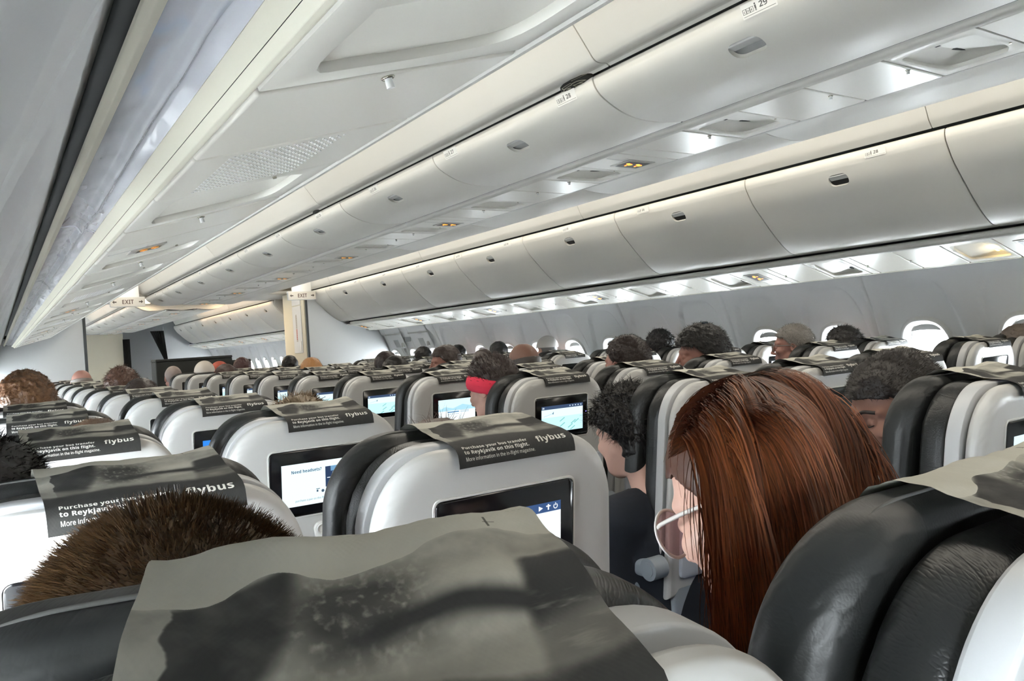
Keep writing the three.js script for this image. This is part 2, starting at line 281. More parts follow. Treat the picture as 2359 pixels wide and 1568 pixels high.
// ---------------------------------------------------------------- overhead bins
const BIN_L = 1.085;
const sideDoor = spline([[1.268, 2.066], [1.256, 2.057], [1.254, 2.021], [1.274, 1.981], [1.312, 1.922], [1.38, 1.851], [1.466, 1.766], [1.544, 1.701], [1.606, 1.663], [1.66, 1.649], [1.692, 1.6485]], 44);
const centreDoor = spline([[0.590, 2.089], [0.604, 2.081], [0.6045, 2.066], [0.594, 2.044], [0.570, 2.021], [0.527, 1.997], [0.474, 1.977], [0.411, 1.966], [0.344, 1.965], [0.272, 1.9700], [0.216, 1.978]], 44);
const texPlacard = new Map();
function placard(n, seats) {
  const key = n + seats; if (texPlacard.has(key)) return texPlacard.get(key);
  const t = canvasTex(256, 104, (x, w, h) => {
    x.fillStyle = '#d9d8d2'; x.fillRect(0, 0, w, h); x.strokeStyle = '#4a4a46'; x.fillStyle = '#4a4a46'; x.lineWidth = 3;
    const k = seats.length; for (let i = 0; i < k; i++) { x.strokeRect(10 + i * 27, 38, 24, 34); x.font = 'bold 22px sans-serif'; x.fillText(seats[i], 15 + i * 27, 64); }
    const px = 10 + k * 27 + 14; x.beginPath(); x.arc(px, 26, 6, 0, 7); x.fill(); x.fillRect(px - 6, 34, 12, 26); x.fillRect(px - 5, 58, 4, 18); x.fillRect(px + 1, 58, 4, 18);
    x.font = 'bold 58px sans-serif'; x.fillText(String(n), px + 26, 66); x.fillRect(8, 88, w - 20, 3);
  });
  const m = std(1, 1, 1, 0.45, { map: t }); texPlacard.set(key, m); return m;
}
const ev = new Evaluator(); ev.useGroups = false; ev.attributes = ['position', 'normal', 'uv'];
function doorGeo(pts, at, tilt, thick) {
  const g = extrudeZ(closedStrip(pts, thick), BIN_L / 2 - 0.0022, -BIN_L / 2 + 0.0022, 0.004);
  const a = new Brush(uvFrom(g, (v) => [v.z, v.y])), b = new Brush(uvFrom(new RoundedBoxGeometry(0.06, 0.062, 0.105, 4, 0.026), (v) => [v.x, v.y]));
  b.position.set(at[0], at[1], 0); b.rotation.z = tilt; a.updateMatrixWorld(); b.updateMatrixWorld();
  return ev.evaluate(a, b, SUBTRACTION).geometry;
}
// the latch: a recess cut into the door, a cup behind it and a paddle inside
const sideLatch = { at: [1.293, 1.952], out: [-0.84, -0.54] }, centreLatch = { at: [0.530, 1.999], out: [0.48, -0.877] };
const sideDoorGeo = doorGeo(sideDoor, sideLatch.at, Math.atan2(-0.54, -0.84), 0.012), centreDoorGeo = doorGeo(centreDoor, centreLatch.at, Math.atan2(-0.877, 0.48), -0.012);
const cupGeo = new RoundedBoxGeometry(0.075, 0.006, 0.118, 2, 0.003), paddleGeo = uvFrom(new RoundedBoxGeometry(0.031, 0.010, 0.098, 3, 0.0045), (v) => [v.x, v.z]);
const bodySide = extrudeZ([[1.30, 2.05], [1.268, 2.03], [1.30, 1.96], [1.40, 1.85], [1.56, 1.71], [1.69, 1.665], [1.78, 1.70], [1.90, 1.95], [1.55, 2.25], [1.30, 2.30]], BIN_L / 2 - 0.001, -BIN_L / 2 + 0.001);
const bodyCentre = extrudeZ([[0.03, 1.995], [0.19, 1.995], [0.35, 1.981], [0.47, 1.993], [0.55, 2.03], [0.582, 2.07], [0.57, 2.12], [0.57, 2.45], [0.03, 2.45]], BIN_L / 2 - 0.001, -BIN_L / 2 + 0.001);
const placardGeo = new THREE.PlaneGeometry(0.105, 0.036);
function addBin(kind, side, zc, label, group, rows, seats) {
  const t = thing('overhead_bin', label, 'overhead bin', group, [0, 0, zc], side > 0 ? 0 : Math.PI);
  const isS = kind === 'side';
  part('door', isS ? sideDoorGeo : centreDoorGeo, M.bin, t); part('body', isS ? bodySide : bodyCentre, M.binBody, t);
  const L = isS ? sideLatch : centreLatch;
  const c = part('latch_cup', cupGeo, M.binInside, t), p = part('latch', paddleGeo, M.scoop, t, 'grey paddle latch');
  // outward direction of the door at its latch
  const out = L.out, tan = [out[1], -out[0]];
  c.position.set(L.at[0] - out[0] * 0.022, L.at[1] - out[1] * 0.022, 0); c.rotation.z = Math.atan2(-tan[1], -tan[0]);
  p.position.set(L.at[0] - out[0] * 0.008 + tan[0] * (isS ? 0.012 : -0.012), L.at[1] - out[1] * 0.008 + tan[1] * (isS ? 0.012 : -0.012), 0); p.rotation.z = c.rotation.z + (isS ? 0.35 : -0.35);
  for (const [z, n] of rows) {                                // row number placard on the upper edge of the door
    const m = part('row_placard', placardGeo, placard(n, seats), t, 'white row placard reading ' + n);
    m.castShadow = false;
    const dz = (z - zc) * (side > 0 ? 1 : -1);
    if (isS) { m.position.set(1.2512, 2.034, dz); m.rotation.set(0, -Math.PI / 2, 0); m.rotateX(0.04); } else { m.position.set(0.6020, 2.0585, dz); m.rotation.set(0, Math.PI / 2, 0); m.rotateX(0.38); }
  }
  return t;
}
const rowOfZ = []; for (let n = 32; n >= 1; n--) rowOfZ.push([n, -(1.264 + 0.787 * (29 - n))]);
const sideRowZ = []; for (let n = 32; n >= 1; n--) sideRowZ.push([n, -(2.10 + 0.787 * (28 - n))]);
{
  const blocks = [
    ['side', 1, 2.865, 'over far window seats', 'bins over the far window seats', 'FG', sideRowZ, 10.8],
    ['side', -1, 2.865, 'above the camera', 'bins over the near window seats', 'AB', sideRowZ, 10.8],
    ['centre', -1, 1.906, 'on near side of centre row', 'near doors of the centre bins', 'CDE', rowOfZ, 11.6],
    ['centre', 1, 1.906, 'on far side of centre row', 'far doors of the centre bins', 'CDE', rowOfZ, 11.6]];
  for (const [kind, side, joint, where, group, seats, rz, zDoor2] of blocks) {
    let idx = 0;
    for (let k = -3; k < 17; k++) {
      const z0 = -(joint + BIN_L * k), z1 = z0 - BIN_L, zc = (z0 + z1) / 2;
      if (z0 > 1.9) continue;
      const end = kind === 'side' ? -9.72 : -10.7;
      if (z1 < end && z0 > -zDoor2) continue;
      if (z1 < -19.8) continue;
      const rows = rz.filter(([n, z]) => z < z0 - 0.03 && z > z1 + 0.03 && n > 12).map(([n, z]) => [z, n]);
      const nums = rows.map((r) => r[1]).filter((n) => n > 19);
      const lab = z1 > -9.8 && nums.length ? `white overhead bin ${where}, row ${nums.map(numWord).join(' and ')}` : `white overhead bin ${where}, ${ordinal(idx)} from the rear`;
      addBin(kind, side, zc, lab, group, rows, seats); idx++;
    }
  }
}

// white end caps where the bin runs stop at the door area
{
  const capC = extrudeZ([[0, 1.97], [0.20, 1.985], [0.27, 1.974], [0.344, 1.968], [0.411, 1.969], [0.474, 1.980], [0.527, 2.0], [0.568, 2.023], [0.592, 2.045], [0.602, 2.066], [0.602, 2.45], [-0.602, 2.45], [-0.602, 2.066], [-0.592, 2.045], [-0.568, 2.023], [-0.527, 2.0], [-0.474, 1.980], [-0.411, 1.969], [-0.344, 1.968], [-0.27, 1.974], [-0.20, 1.985]], 0.02, -0.02, 0.004);
  const capS = extrudeZ([[1.268, 2.066], [1.256, 2.021], [1.276, 1.981], [1.314, 1.922], [1.382, 1.851], [1.468, 1.766], [1.546, 1.701], [1.608, 1.663], [1.69, 1.65], [2.0, 1.52], [2.1, 1.6], [1.9, 1.95], [1.5, 2.3], [1.268, 2.3]], 0.015, -0.015, 0.003);
  const a = single('bin_end_cap', capC, M.fascia, 'white rounded end of the centre bins at the door area', 'end cap'); a.position.z = -10.62;
  const b = single('bin_end_cap', capC, M.fascia, 'white end of the forward centre bins past the door area', 'end cap'); b.position.z = -11.58;
  const c = single('bin_end_cap', capS, M.fascia, 'white end of the forward far bins behind the closet', 'end cap'); c.position.z = -11.52;
}
{
  const g = extrudeZ(closedStrip(sideDoor, 0.012), -9.380, -9.895, 0.004);
  single('bin_filler', g, M.bin, 'blank white filler between the last far bin and the closet', 'filler panel');
  const m = single('bin_filler', g, M.bin, 'blank white filler between the last near bin and partition', 'filler panel'); m.rotation.y = Math.PI; m.position.z = -19.275;
}

// ---------------------------------------------------------------- passenger service units and their rails
// side unit: local frame, x across (0 = inboard edge, W = outboard edge), y up, z along; set into place on a slope
const PSU_A = [1.712, 1.599], PSU_B = [2.014, 1.514];
const PSU_W = Math.hypot(PSU_B[0] - PSU_A[0], PSU_B[1] - PSU_A[1]), PSU_TILT = Math.atan2(PSU_B[1] - PSU_A[1], PSU_B[0] - PSU_A[0]);
const MOD = 0.247;
const plainPanel = (w, l) => { const g = new RoundedBoxGeometry(w, 0.012, l, 3, 0.004); g.translate(w / 2, 0.006, 0); return g; };
// a frame plate with a hole, seen from below (y = 0 is the visible face)
function holedPlate(w, l, hole, t = 0.012) {
  const s = roundRect(w, l, 0.006); const h = new THREE.Path(hole.map((p) => new THREE.Vector2(p[0], p[1]))); s.holes.push(h);
  const g = new THREE.ExtrudeGeometry(s, { depth: t - 0.003, bevelEnabled: true, bevelSize: 0.0015, bevelThickness: 0.0015, bevelOffset: -0.0015, bevelSegments: 2, curveSegments: 6 });
  g.rotateX(Math.PI / 2); g.translate(w / 2, t, 0); return toCreasedNormals(g, 0.6);
}
const scoopHole = (w, l) => spline([[-w * 0.36, -l * 0.30], [-w * 0.20, -l * 0.385], [w * 0.2, -l * 0.40], [w * 0.36, -l * 0.36], [w * 0.375, 0], [w * 0.36, l * 0.36], [w * 0.2, l * 0.40], [-w * 0.20, l * 0.385], [-w * 0.36, l * 0.30], [-w * 0.375, 0], [-w * 0.36, -l * 0.30]], 40).map((p) => [p[0], p[1]]);
// scoop: two sloping faces that meet in a curved ridge, dished up into the panel
function scoopGeo(w, l, half) {
  const pos = [], id = [], nx = 16, nz = 16;
  for (let i = 0; i <= nx; i++) for (let j = 0; j <= nz; j++) {
    const x = (i / nx - 0.5) * w * 0.8, q = j / nz, ridge = (0.02 + 0.34 * Math.sin(i / nx * Math.PI * 0.55)) * l * 0.5;
    const z = half > 0 ? lerp(ridge, l * 0.42, q) : lerp(-l * 0.42, ridge, q);
    const y = 0.011 + (half > 0 ? 0.020 * (1 - q) : 0.020 * q) * (1 - Math.pow(Math.abs(i / nx * 2 - 1), 5));
    pos.push(x + w / 2, y, z);
  }
  for (let i = 0; i < nx; i++) for (let j = 0; j < nz; j++) { const a = i * (nz + 1) + j, b = a + nz + 1; id.push(a, a + 1, b, b, a + 1, b + 1); }
  const g = new THREE.BufferGeometry(); g.setAttribute('position', new THREE.Float32BufferAttribute(pos, 3)); g.setIndex(id); g.computeVertexNormals(); return g;
}
const signTex = canvasTex(256, 128, (x, w, h) => {
  x.fillStyle = '#000'; x.fillRect(0, 0, w, h);
  const amber = '#ffb428', red = '#ff3a18'; x.lineCap = 'round';
  const seat = (ox) => { x.fillStyle = amber; x.beginPath(); x.ellipse(ox + 18, 62, 22, 15, -0.25, 0, 7); x.fill(); x.beginPath(); x.ellipse(ox + 62, 80, 24, 14, 0.2, 0, 7); x.fill(); x.beginPath(); x.arc(ox + 34, 34, 11, 0, 7); x.fill(); };
  seat(24); seat(140); x.strokeStyle = red; x.lineWidth = 10; for (const ox of [24, 140]) { x.beginPath(); x.moveTo(ox + 36, 88); x.lineTo(ox + 56, 44); x.stroke(); }
});
M.sign = new THREE.MeshStandardMaterial({ color: 0x000000, emissive: 0xffffff, emissiveMap: signTex, emissiveIntensity: 2.2, roughness: 0.4 });
const readLampMat = glow(1.0, 0.72, 0.30, 2.5), darkLamp = M.gap;
function makeUnit(kind, w, l) {
  const u = [];
  if (kind === 'plain') u.push(['panel', plainPanel(w, l), M.psu], ['release_pin', new THREE.CylinderGeometry(0.004, 0.0045, 0.012, 12).translate(w * 0.53, -0.006, -l * 0.465), M.white, 'small white release pin'], ['pin_collar', new THREE.TorusGeometry(0.0062, 0.0016, 6, 18).rotateX(Math.PI / 2).translate(w * 0.53, -0.001, -l * 0.465), M.chrome]);
  else if (kind === 'spacer') u.push(['panel', plainPanel(w, l), M.psuFrame]);
  else if (kind === 'scoop') {
    u.push(['panel', holedPlate(w, l, scoopHole(w, l)), M.psuFrame], ['scoop_back', scoopGeo(w, l, -1), M.psuFrame], ['scoop_front', scoopGeo(w, l, 1), M.psuFrame]);
    u.push(['reading_light', new RoundedBoxGeometry(w * 0.10, 0.004, 0.012, 2, 0.001).translate(w * 0.74, 0.024, l * 0.17), darkLamp, 'dark reading light slot'], ['latch_pin', new THREE.CylinderGeometry(0.0035, 0.0035, 0.006, 10).translate(w * 0.36, 0.001, -l * 0.455), M.chrome]);
  } else if (kind === 'sign') {
    u.push(['panel', plainPanel(w, l), M.psuFrame], ['sign_lens', new RoundedBoxGeometry(w * 0.44, 0.004, l * 0.50, 2, 0.0018).translate(w * 0.42, -0.001, 0), M.signLens]);
    u.push(['lit_sign', new THREE.PlaneGeometry(w * 0.36, l * 0.36).rotateX(Math.PI / 2).translate(w * 0.42, -0.0046, 0), M.sign, 'glowing amber and red seat sign']);
    u.push(['speaker_wedge', scoopGeo(w * 0.34, l * 0.34, 1).translate(w * 0.66, -0.012, -l * 0.30), M.scoop]);
  } else if (kind === 'grille') {
    const dots = []; for (let i = 0; i < 16; i++) for (let j = 0; j < 30; j++) dots.push(new THREE.CylinderGeometry(0.0021, 0.0021, 0.0016, 6).translate(w * 0.31 + i * 0.0106 + (j % 2) * 0.004, -0.0004, (j - 14.5) * 0.0074 * l / 0.247));
    u.push(['panel', plainPanel(w, l), M.psu], ['speaker_grille', merge(dots), M.white, 'grid of pale raised speaker perforations']);
  }
  return u;
}
const unitCache = new Map();
function unit(kind, w, l) { const k = kind + w.toFixed(3) + l.toFixed(3); if (!unitCache.has(k)) unitCache.set(k, makeUnit(kind, w, l)); return unitCache.get(k); }
const SAY = { plain: 'plain blank service panel', spacer: 'narrow filler service panel', scoop: 'service panel with dished reading light scoop', sign: 'service panel with glowing amber seat signs', grille: 'service panel with perforated speaker grid' };
function addUnit(kind, z, l, where, group, place, idx, lit) {
  const t = thing('service_panel', `${SAY[kind]} ${where}, ${idx} along`, 'service panel', group);
  place(t, z);
  for (const [name, geo, mat, label] of unit(kind, place.w, l - 0.0065)) {
    if (name === 'reading_light' && place.plainDish) continue; const m = part(name, geo, name === 'reading_light' && lit ? readLampMat : mat, t, name === 'reading_light' && lit ? 'lit amber reading light' : label); if (label && label.startsWith('grid')) m.userData.kind = 'stuff'; if (place.plainDish && name === 'lit_sign') { m.scale.set(0.5, 1, 0.45); m.position.x = place.w * 0.45; } if (place.plainDish && name === 'sign_lens') { m.scale.set(0.6, 1, 0.6); m.position.x = place.w * 0.42; } }
  if (lit) { const pl = new THREE.PointLight(new THREE.Color().setRGB(1, 0.72, 0.3), 0.02, 0.5); pl.position.set(place.w * 0.62, 0.01, l * 0.2); pl.name = 'reading_lamp'; t.add(pl); }
  return t;
}
const placeSide = (side) => Object.assign((t, z) => { t.position.set(side * PSU_A[0], PSU_A[1], z); if (side > 0) t.rotation.set(0, 0, PSU_TILT); else t.rotation.set(0, Math.PI, PSU_TILT, 'YXZ'); }, { w: PSU_W, plainDish: side < 0 });
const placeCentre = Object.assign((t, z) => { t.position.set(0.162, 1.9655, z); t.rotation.set(0, Math.PI, 0); }, { w: 0.324 });
function runUnits(seq, zStart, zEnd, where, group, place, litAt) {
  let z = zStart, i = 0, n = 0;
  while (-z < zEnd) { const [kind, l] = seq[i % seq.length]; addUnit(kind, z - l / 2, l, where, group, place, ordinal(n), litAt !== undefined && Math.abs(-(z - l / 2) - litAt) < 0.1 && kind === 'scoop'); z -= l; i++; n++; }
}
const P2 = [['sign', MOD], ['scoop', MOD], ['plain', MOD], ['plain', MOD], ['spacer', 0.051], ['scoop', MOD], ['plain', MOD], ['spacer', 0.051]];
runUnits(P2, -(1.829 - MOD - 1.584 * 2) - 0.0, 9.75, 'over the far window seats', 'service panels over the far window seats', placeSide(1), 1.95);
runUnits([['scoop', 0.33], ['plain', 0.28], ['grille', 0.28], ['scoop', 0.33], ['plain', 0.27], ['sign', 0.25], ['scoop', 0.25], ['plain', 0.27]], -(0.41 - 2.26), 9.75, 'above the near window seats', 'service panels over the near window seats', placeSide(-1));
runUnits([['sign', 0.2487], ['scoop', 0.2487], ['plain', 0.2487], ['plain', 0.2487], ['scoop', 0.2487], ['plain', 0.2487], ['spacer', 0.092]], -(0.965 - 0.2487 - 1.5842), 10.4, 'under the centre bins', 'service panels under the centre bins', placeCentre);
runUnits(P2, -10.85, 19.8, 'in the forward cabin far side', 'service panels in the forward cabin', placeSide(1));
runUnits([['plain', 0.5], ['sign', 0.2487], ['plain', 0.5], ['scoop', 0.2487]], -11.7, 19.8, 'under the forward centre bins', 'forward centre service panels', placeCentre);

// rails, light covers and dark cavities along the side units
let nTrim = 0;
const trim = (geo, mat, label) => struct('trim_' + (++nTrim), geo, mat, label, 'trim');
for (const side of S) {
  const who = side > 0 ? 'on the far side' : 'above the camera', mir = (pts) => (side > 0 ? pts : pts.map((p) => [-p[0], p[1]])), th = (t) => (side > 0 ? t : -t);
  for (const [z0, z1, zone] of [[ZA, -9.72, ''], [-10.8, -19.8, ' in the forward cabin']]) {
    trim(extrudeZ(closedStrip(mir(spline([[1.712, 1.6385], [1.695, 1.6375], [1.684, 1.629], [1.684, 1.616], [1.694, 1.604], [1.709, 1.598]], 20)), th(0.006)), z0, z1), M.rail, `rounded grey rail below the bins ${who}${zone}`);
    trim(extrudeZ(closedStrip(mir(spline([[2.019, 1.515], [2.024, 1.511], [2.031, 1.513], [2.037, 1.520]], 14)), th(0.005)), z0, z1), M.railCream, `round cream rail along the service panels ${who}${zone}`);
    trim(extrudeZ(closedStrip(mir([[2.037, 1.521], [2.041, 1.523], [2.046, 1.5255], [2.055, 1.528]]), th(0.003)), z0, z1), M.railCream, `flat cream flange beside the light cover ${who}${zone}`);
    trim(extrudeZ(closedStrip(mir(spline([[2.112, 1.5365], [2.117, 1.5345], [2.124, 1.5365], [2.1275, 1.5415]], 12)), th(0.003)), z0, z1), M.railCream, `narrow cream lip next to the dark gap ${who}${zone}`);
    // dark lining above the units, so that the gaps read black
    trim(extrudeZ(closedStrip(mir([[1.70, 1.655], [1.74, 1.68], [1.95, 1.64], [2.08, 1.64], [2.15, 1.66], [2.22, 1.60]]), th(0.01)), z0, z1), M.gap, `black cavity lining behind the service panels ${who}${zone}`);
  }
  // clear crumpled film over pale insulation, in sheets, between the cream rails
  const n = side < 0 ? 9 : 9;
  for (let k = 0; k < n; k++) {
    const z0 = ZA - k * 1.31, z1 = z0 - 1.30; if (z1 < -9.8) break;
    const build = (amp, y0, xa, xb, nx, nz, seed) => {
      const pos = [], id = [];
      for (let j = 0; j <= nz; j++) for (let i = 0; i <= nx; i++) {
        const u = i / nx, z = lerp(z0, z1, j / nz), x = lerp(xa, xb, u);
        const edge = Math.sin(u * Math.PI), fold = 0.012 * Math.exp(-Math.pow((u - 0.42 - 0.05 * Math.sin(z * 1.1)) / 0.07, 2));
        pos.push(side * x, lerp(1.529, 1.5385, u) + y0 * edge + edge * (amp * (fbm(x * 38 + seed, z * 9, seed) - 0.5) - fold * (amp < 0.02 ? 1 : 0)), z);
      }
      for (let j = 0; j < nz; j++) for (let i = 0; i < nx; i++) { const a = j * (nx + 1) + i, b = a + nx + 1; id.push(a, b, a + 1, a + 1, b, b + 1); }
      const g = new THREE.BufferGeometry(); g.setAttribute('position', new THREE.Float32BufferAttribute(pos, 3)); g.setIndex(id); g.computeVertexNormals(); return g;
    };
    const t = thing('light_cover', `clear crumpled film sheet over pale padding ${who}, ${ORD[k]} from the rear`, 'light cover', 'film sheets ' + who);
    part('film', build(0.014, 0.008, 2.0545, 2.113, 16, 90, 3 + k), M.film, t); part('padding', build(0.034, 0.030, 2.0545, 2.113, 16, 90, 20 + k), M.insulation, t, 'pale grey lumpy padding');
  }
}
// centre unit edges: thin dark groove rails on both sides of the panels
for (const side of S) for (const [z0, z1, zone] of [[ZA, -10.5, ''], [-11.65, -19.8, ' forward']]) {
  trim(extrudeZ([[side * 0.1635, 1.9660], [side * 0.1635, 1.978], [side * 0.191, 1.986], [side * 0.193, 1.981], [side * 0.191, 1.9735], [side * 0.186, 1.9685], [side * 0.175, 1.9660]].map((p) => p), z0, z1), M.fascia, `slim white rail along the ${side < 0 ? 'near' : 'far'} edge of the centre panels${zone}`);
}

// ---------------------------------------------------------------- forward end: monuments, exits, signs, curtains
const bulk = (pts, z0, z1, mat) => extrudeZ(pts, z0, z1, 0.003);
const sideFill = [[2.30, 0.0], [2.33, 1.2], [2.15, 1.55], [2.10, 1.545], [1.70, 1.655], [1.60, 1.67], [1.466, 1.772], [1.38, 1.856], [1.31, 1.928], [1.27, 2.0], [1.262, 2.07], [1.18, 2.10], [1.18, 0.0]];
const closetR = thing('closet_monument', 'tall grey closet block by the far aisle with dark corner strip', 'closet', null, [0, 0, 0]);
part('aft_wall', extrudeZ(sideFill, -9.90, -9.94), M.partition, closetR, 'pale grey partition facing the seats');
part('aisle_wall', box(0.03, 2.10, 0.86, 1.172, 1.05, -10.36), M.yellow, closetR, 'beige side facing the aisle'); part('corner_strip', rbox(0.028, 2.06, 0.03, 0.006, 1.178, 1.03, -9.905), M.darkEdge, closetR, 'dark corner strip');
part('back_wall', box(1.1, 2.1, 0.03, 1.72, 1.05, -10.79), M.partition, closetR); part('locker_door', rbox(0.008, 0.62, 0.34, 0.003, 1.153, 1.58, -10.22), M.partition, closetR); part('locker_flap', rbox(0.008, 0.20, 0.34, 0.003, 1.153, 2.0, -10.22), M.partition, closetR);
part('lock', new THREE.CylinderGeometry(0.012, 0.012, 0.006, 12).rotateZ(Math.PI / 2).translate(1.147, 2.0, -10.15), M.darkEdge, closetR); part('handle', rbox(0.012, 0.13, 0.03, 0.005, 1.147, 1.36, -10.10), M.white, closetR);
const redTex = canvasTex(64, 256, (x, w, h) => { x.fillStyle = '#a9a39a'; x.fillRect(0, 0, w, h); x.fillStyle = '#8d877f'; for (let i = 0; i < 7; i++) x.fillRect(14, 14 + i * 17, 36, 9); x.fillStyle = '#b0453f'; for (let i = 0; i < 6; i++) x.fillRect(12, 140 + i * 17, 40, 11); });
part('notice', new THREE.PlaneGeometry(0.055, 0.36).rotateY(-Math.PI / 2).translate(1.148, 1.60, -10.24), std(1, 1, 1, 0.6, { map: redTex }), closetR, 'narrow notice with red lettering block');
const closetL = thing('closet_monument', 'broad pale partition ahead of the near seats with dark edge strip', 'closet', null);
part('aft_wall', extrudeZ(sideFill.map((p) => [-Math.max(p[0], 1.365), p[1]]), -9.90, -9.94), M.partition, closetL); part('corner_strip', rbox(0.03, 1.86, 0.035, 0.006, -1.358, 0.93, -9.905), M.darkEdge, closetL, 'dark edge strip'); part('aisle_wall', box(0.03, 1.86, 0.86, -1.372, 0.93, -10.36), M.partition, closetL);

const exitTex = canvasTex(512, 128, (x, w, h) => { x.fillStyle = '#cfcac0'; x.fillRect(0, 0, w, h); x.fillStyle = '#8f5a50'; x.font = 'bold 84px sans-serif'; x.textAlign = 'center'; x.fillStyle = '#5d4a44'; x.fillText('EXIT', w / 2, 94); x.fillStyle = '#4a423c'; for (const [a, d] of [[60, -1], [452, 1]]) { x.beginPath(); x.moveTo(a + d * 34, 64); x.lineTo(a + d * 4, 40); x.lineTo(a + d * 4, 56); x.lineTo(a - d * 30, 56); x.lineTo(a - d * 30, 72); x.lineTo(a + d * 4, 72); x.lineTo(a + d * 4, 88); x.fill(); } });
for (const [x, w, y] of [[-0.93, 'above the near aisle', 1.965], [1.065, 'above the far aisle', 1.992]]) {
  const t = thing('exit_sign', `white EXIT sign with two arrows ${w}`, 'exit sign', 'hanging exit signs', [x, y, -9.72]);
  part('sign_box', rbox(0.36, 0.11, 0.05, 0.008), M.partition, t); part('sign_face', new THREE.PlaneGeometry(0.35, 0.10).translate(0, 0, 0.0262), std(1, 1, 1, 0.5, { map: exitTex }), t, 'EXIT between two arrows'); part('hanger', box(0.24, 0.20, 0.04, 0, 0.15, 0), M.white, t);
}
// lowered ceiling of the door area with its bright lamp cluster
const dz0 = -10.5, dz1 = -11.65;
struct('ceiling_doorway', rbox(3.0, 0.05, 1.16, 0.02, 0, 2.10, (dz0 + dz1) / 2), M.fascia, 'lowered ceiling across the door area lit warm', 'ceiling');
{
  const t = thing('ceiling_lamp', 'cluster of bright white lamps in the door area ceiling', 'ceiling lamp', null, [0.16, 2.068, -10.95]);
  part('plate', rbox(0.34, 0.014, 0.16, 0.005), M.white, t);
  for (const x of [-0.10, -0.05, 0, 0.05, 0.10]) part('lamp_bulb', rbox(0.026, 0.012, 0.10 - Math.abs(x) * 0.5, 0.005, x, -0.010, 0), glow(1, 0.93, 0.80, 14), t);
  const l = new THREE.RectAreaLight(new THREE.Color().setRGB(1.0, 0.78, 0.52), DOORWAY * 3, 0.26, 0.12); l.position.set(0, -0.02, 0); l.rotation.x = -Math.PI / 2; l.name = 'doorway_lamp'; t.add(l);
}
for (const side of S) {
  const t = thing('doorway_light', `warm ceiling strip in the door area on the ${side < 0 ? 'near' : 'far'} side`, 'ceiling light', 'door area strip lights', [side * 0.55, 2.066, -11.1]);
  part('light_diffuser', rbox(0.24, 0.012, 0.7, 0.004), glow(1, 0.80, 0.55, 2.5), t);
  const l = new THREE.RectAreaLight(new THREE.Color().setRGB(1.0, 0.76, 0.48), DOORWAY, 0.24, 0.7); l.position.set(0, -0.012, 0); l.rotation.x = -Math.PI / 2; l.name = 'doorway_strip_lamp'; t.add(l);
}
single('video_panel', rbox(0.22, 0.012, 0.18, 0.004, -0.12, 2.064, -11.25), M.scoop, 'grey rectangular panel on the door area ceiling', 'panel');
// black divider box ahead of the centre seats
{
  const t = thing('class_divider', 'low black divider box ahead of the centre seats', 'divider', null, [0, 0, -9.75]);
  part('body', rbox(0.84, 1.27, 0.30, 0.012, -0.28, 0.635, 0), M.blackBox, t); part('top', rbox(0.84, 0.03, 0.32, 0.008, -0.28, 1.285, 0), M.blackBox, t); part('step', rbox(0.22, 1.24, 0.28, 0.012, 0.25, 0.62, 0), M.blackBox, t);
}
// forward bulkhead with curtains
const fb = thing('forward_bulkhead', 'beige bulkhead with white wing at the far end of the forward cabin', 'bulkhead', null);
part('centre_wall', box(1.25, 1.98, 0.05, -0.32, 0.99, -20.0), M.yellow, fb, 'yellowish beige centre wall'); part('wing_wall', extrudeZ(sideFill.map((p) => [Math.max(p[0], 0.42), p[1]]), -20.0, -20.05), M.partition, fb); part('near_wall', extrudeZ(sideFill.map((p) => [-p[0], p[1]]), -20.0, -20.05), M.partition, fb);
function curtain(label, x, y0, y1, w0, w1, z, dx = 0, tie = 1) {
  const pos = [], id = [], n = 28, m = 14;
  for (let j = 0; j <= m; j++) for (let i = 0; i <= n; i++) { const v = j / m, q = clamp(v / tie), w = lerp(w0, w1, q); pos.push(x + dx * q + (i / n - 0.5) * w, lerp(y0, y1, v), z + 0.02 * Math.sin(i * 1.7) * (1 - 0.4 * v)); }
  for (let j = 0; j < m; j++) for (let i = 0; i < n; i++) { const a = j * (n + 1) + i, b = a + n + 1; id.push(a, b, a + 1, a + 1, b, b + 1); }
  const g = new THREE.BufferGeometry(); g.setAttribute('position', new THREE.Float32BufferAttribute(pos, 3)); g.setIndex(id); g.computeVertexNormals();
  single('curtain', g, M.curtain, label, 'curtain', 'dark aisle curtains');
}
curtain('dark gathered curtain hanging straight beside the beige bulkhead', 0.36, 1.84, 0.005, 0.15, 0.16, -19.9);
curtain('dark curtain gathered to a narrow tail above the black divider', 1.02, 2.0, 0.005, 0.30, 0.07, -19.9, 0.17, 0.36);
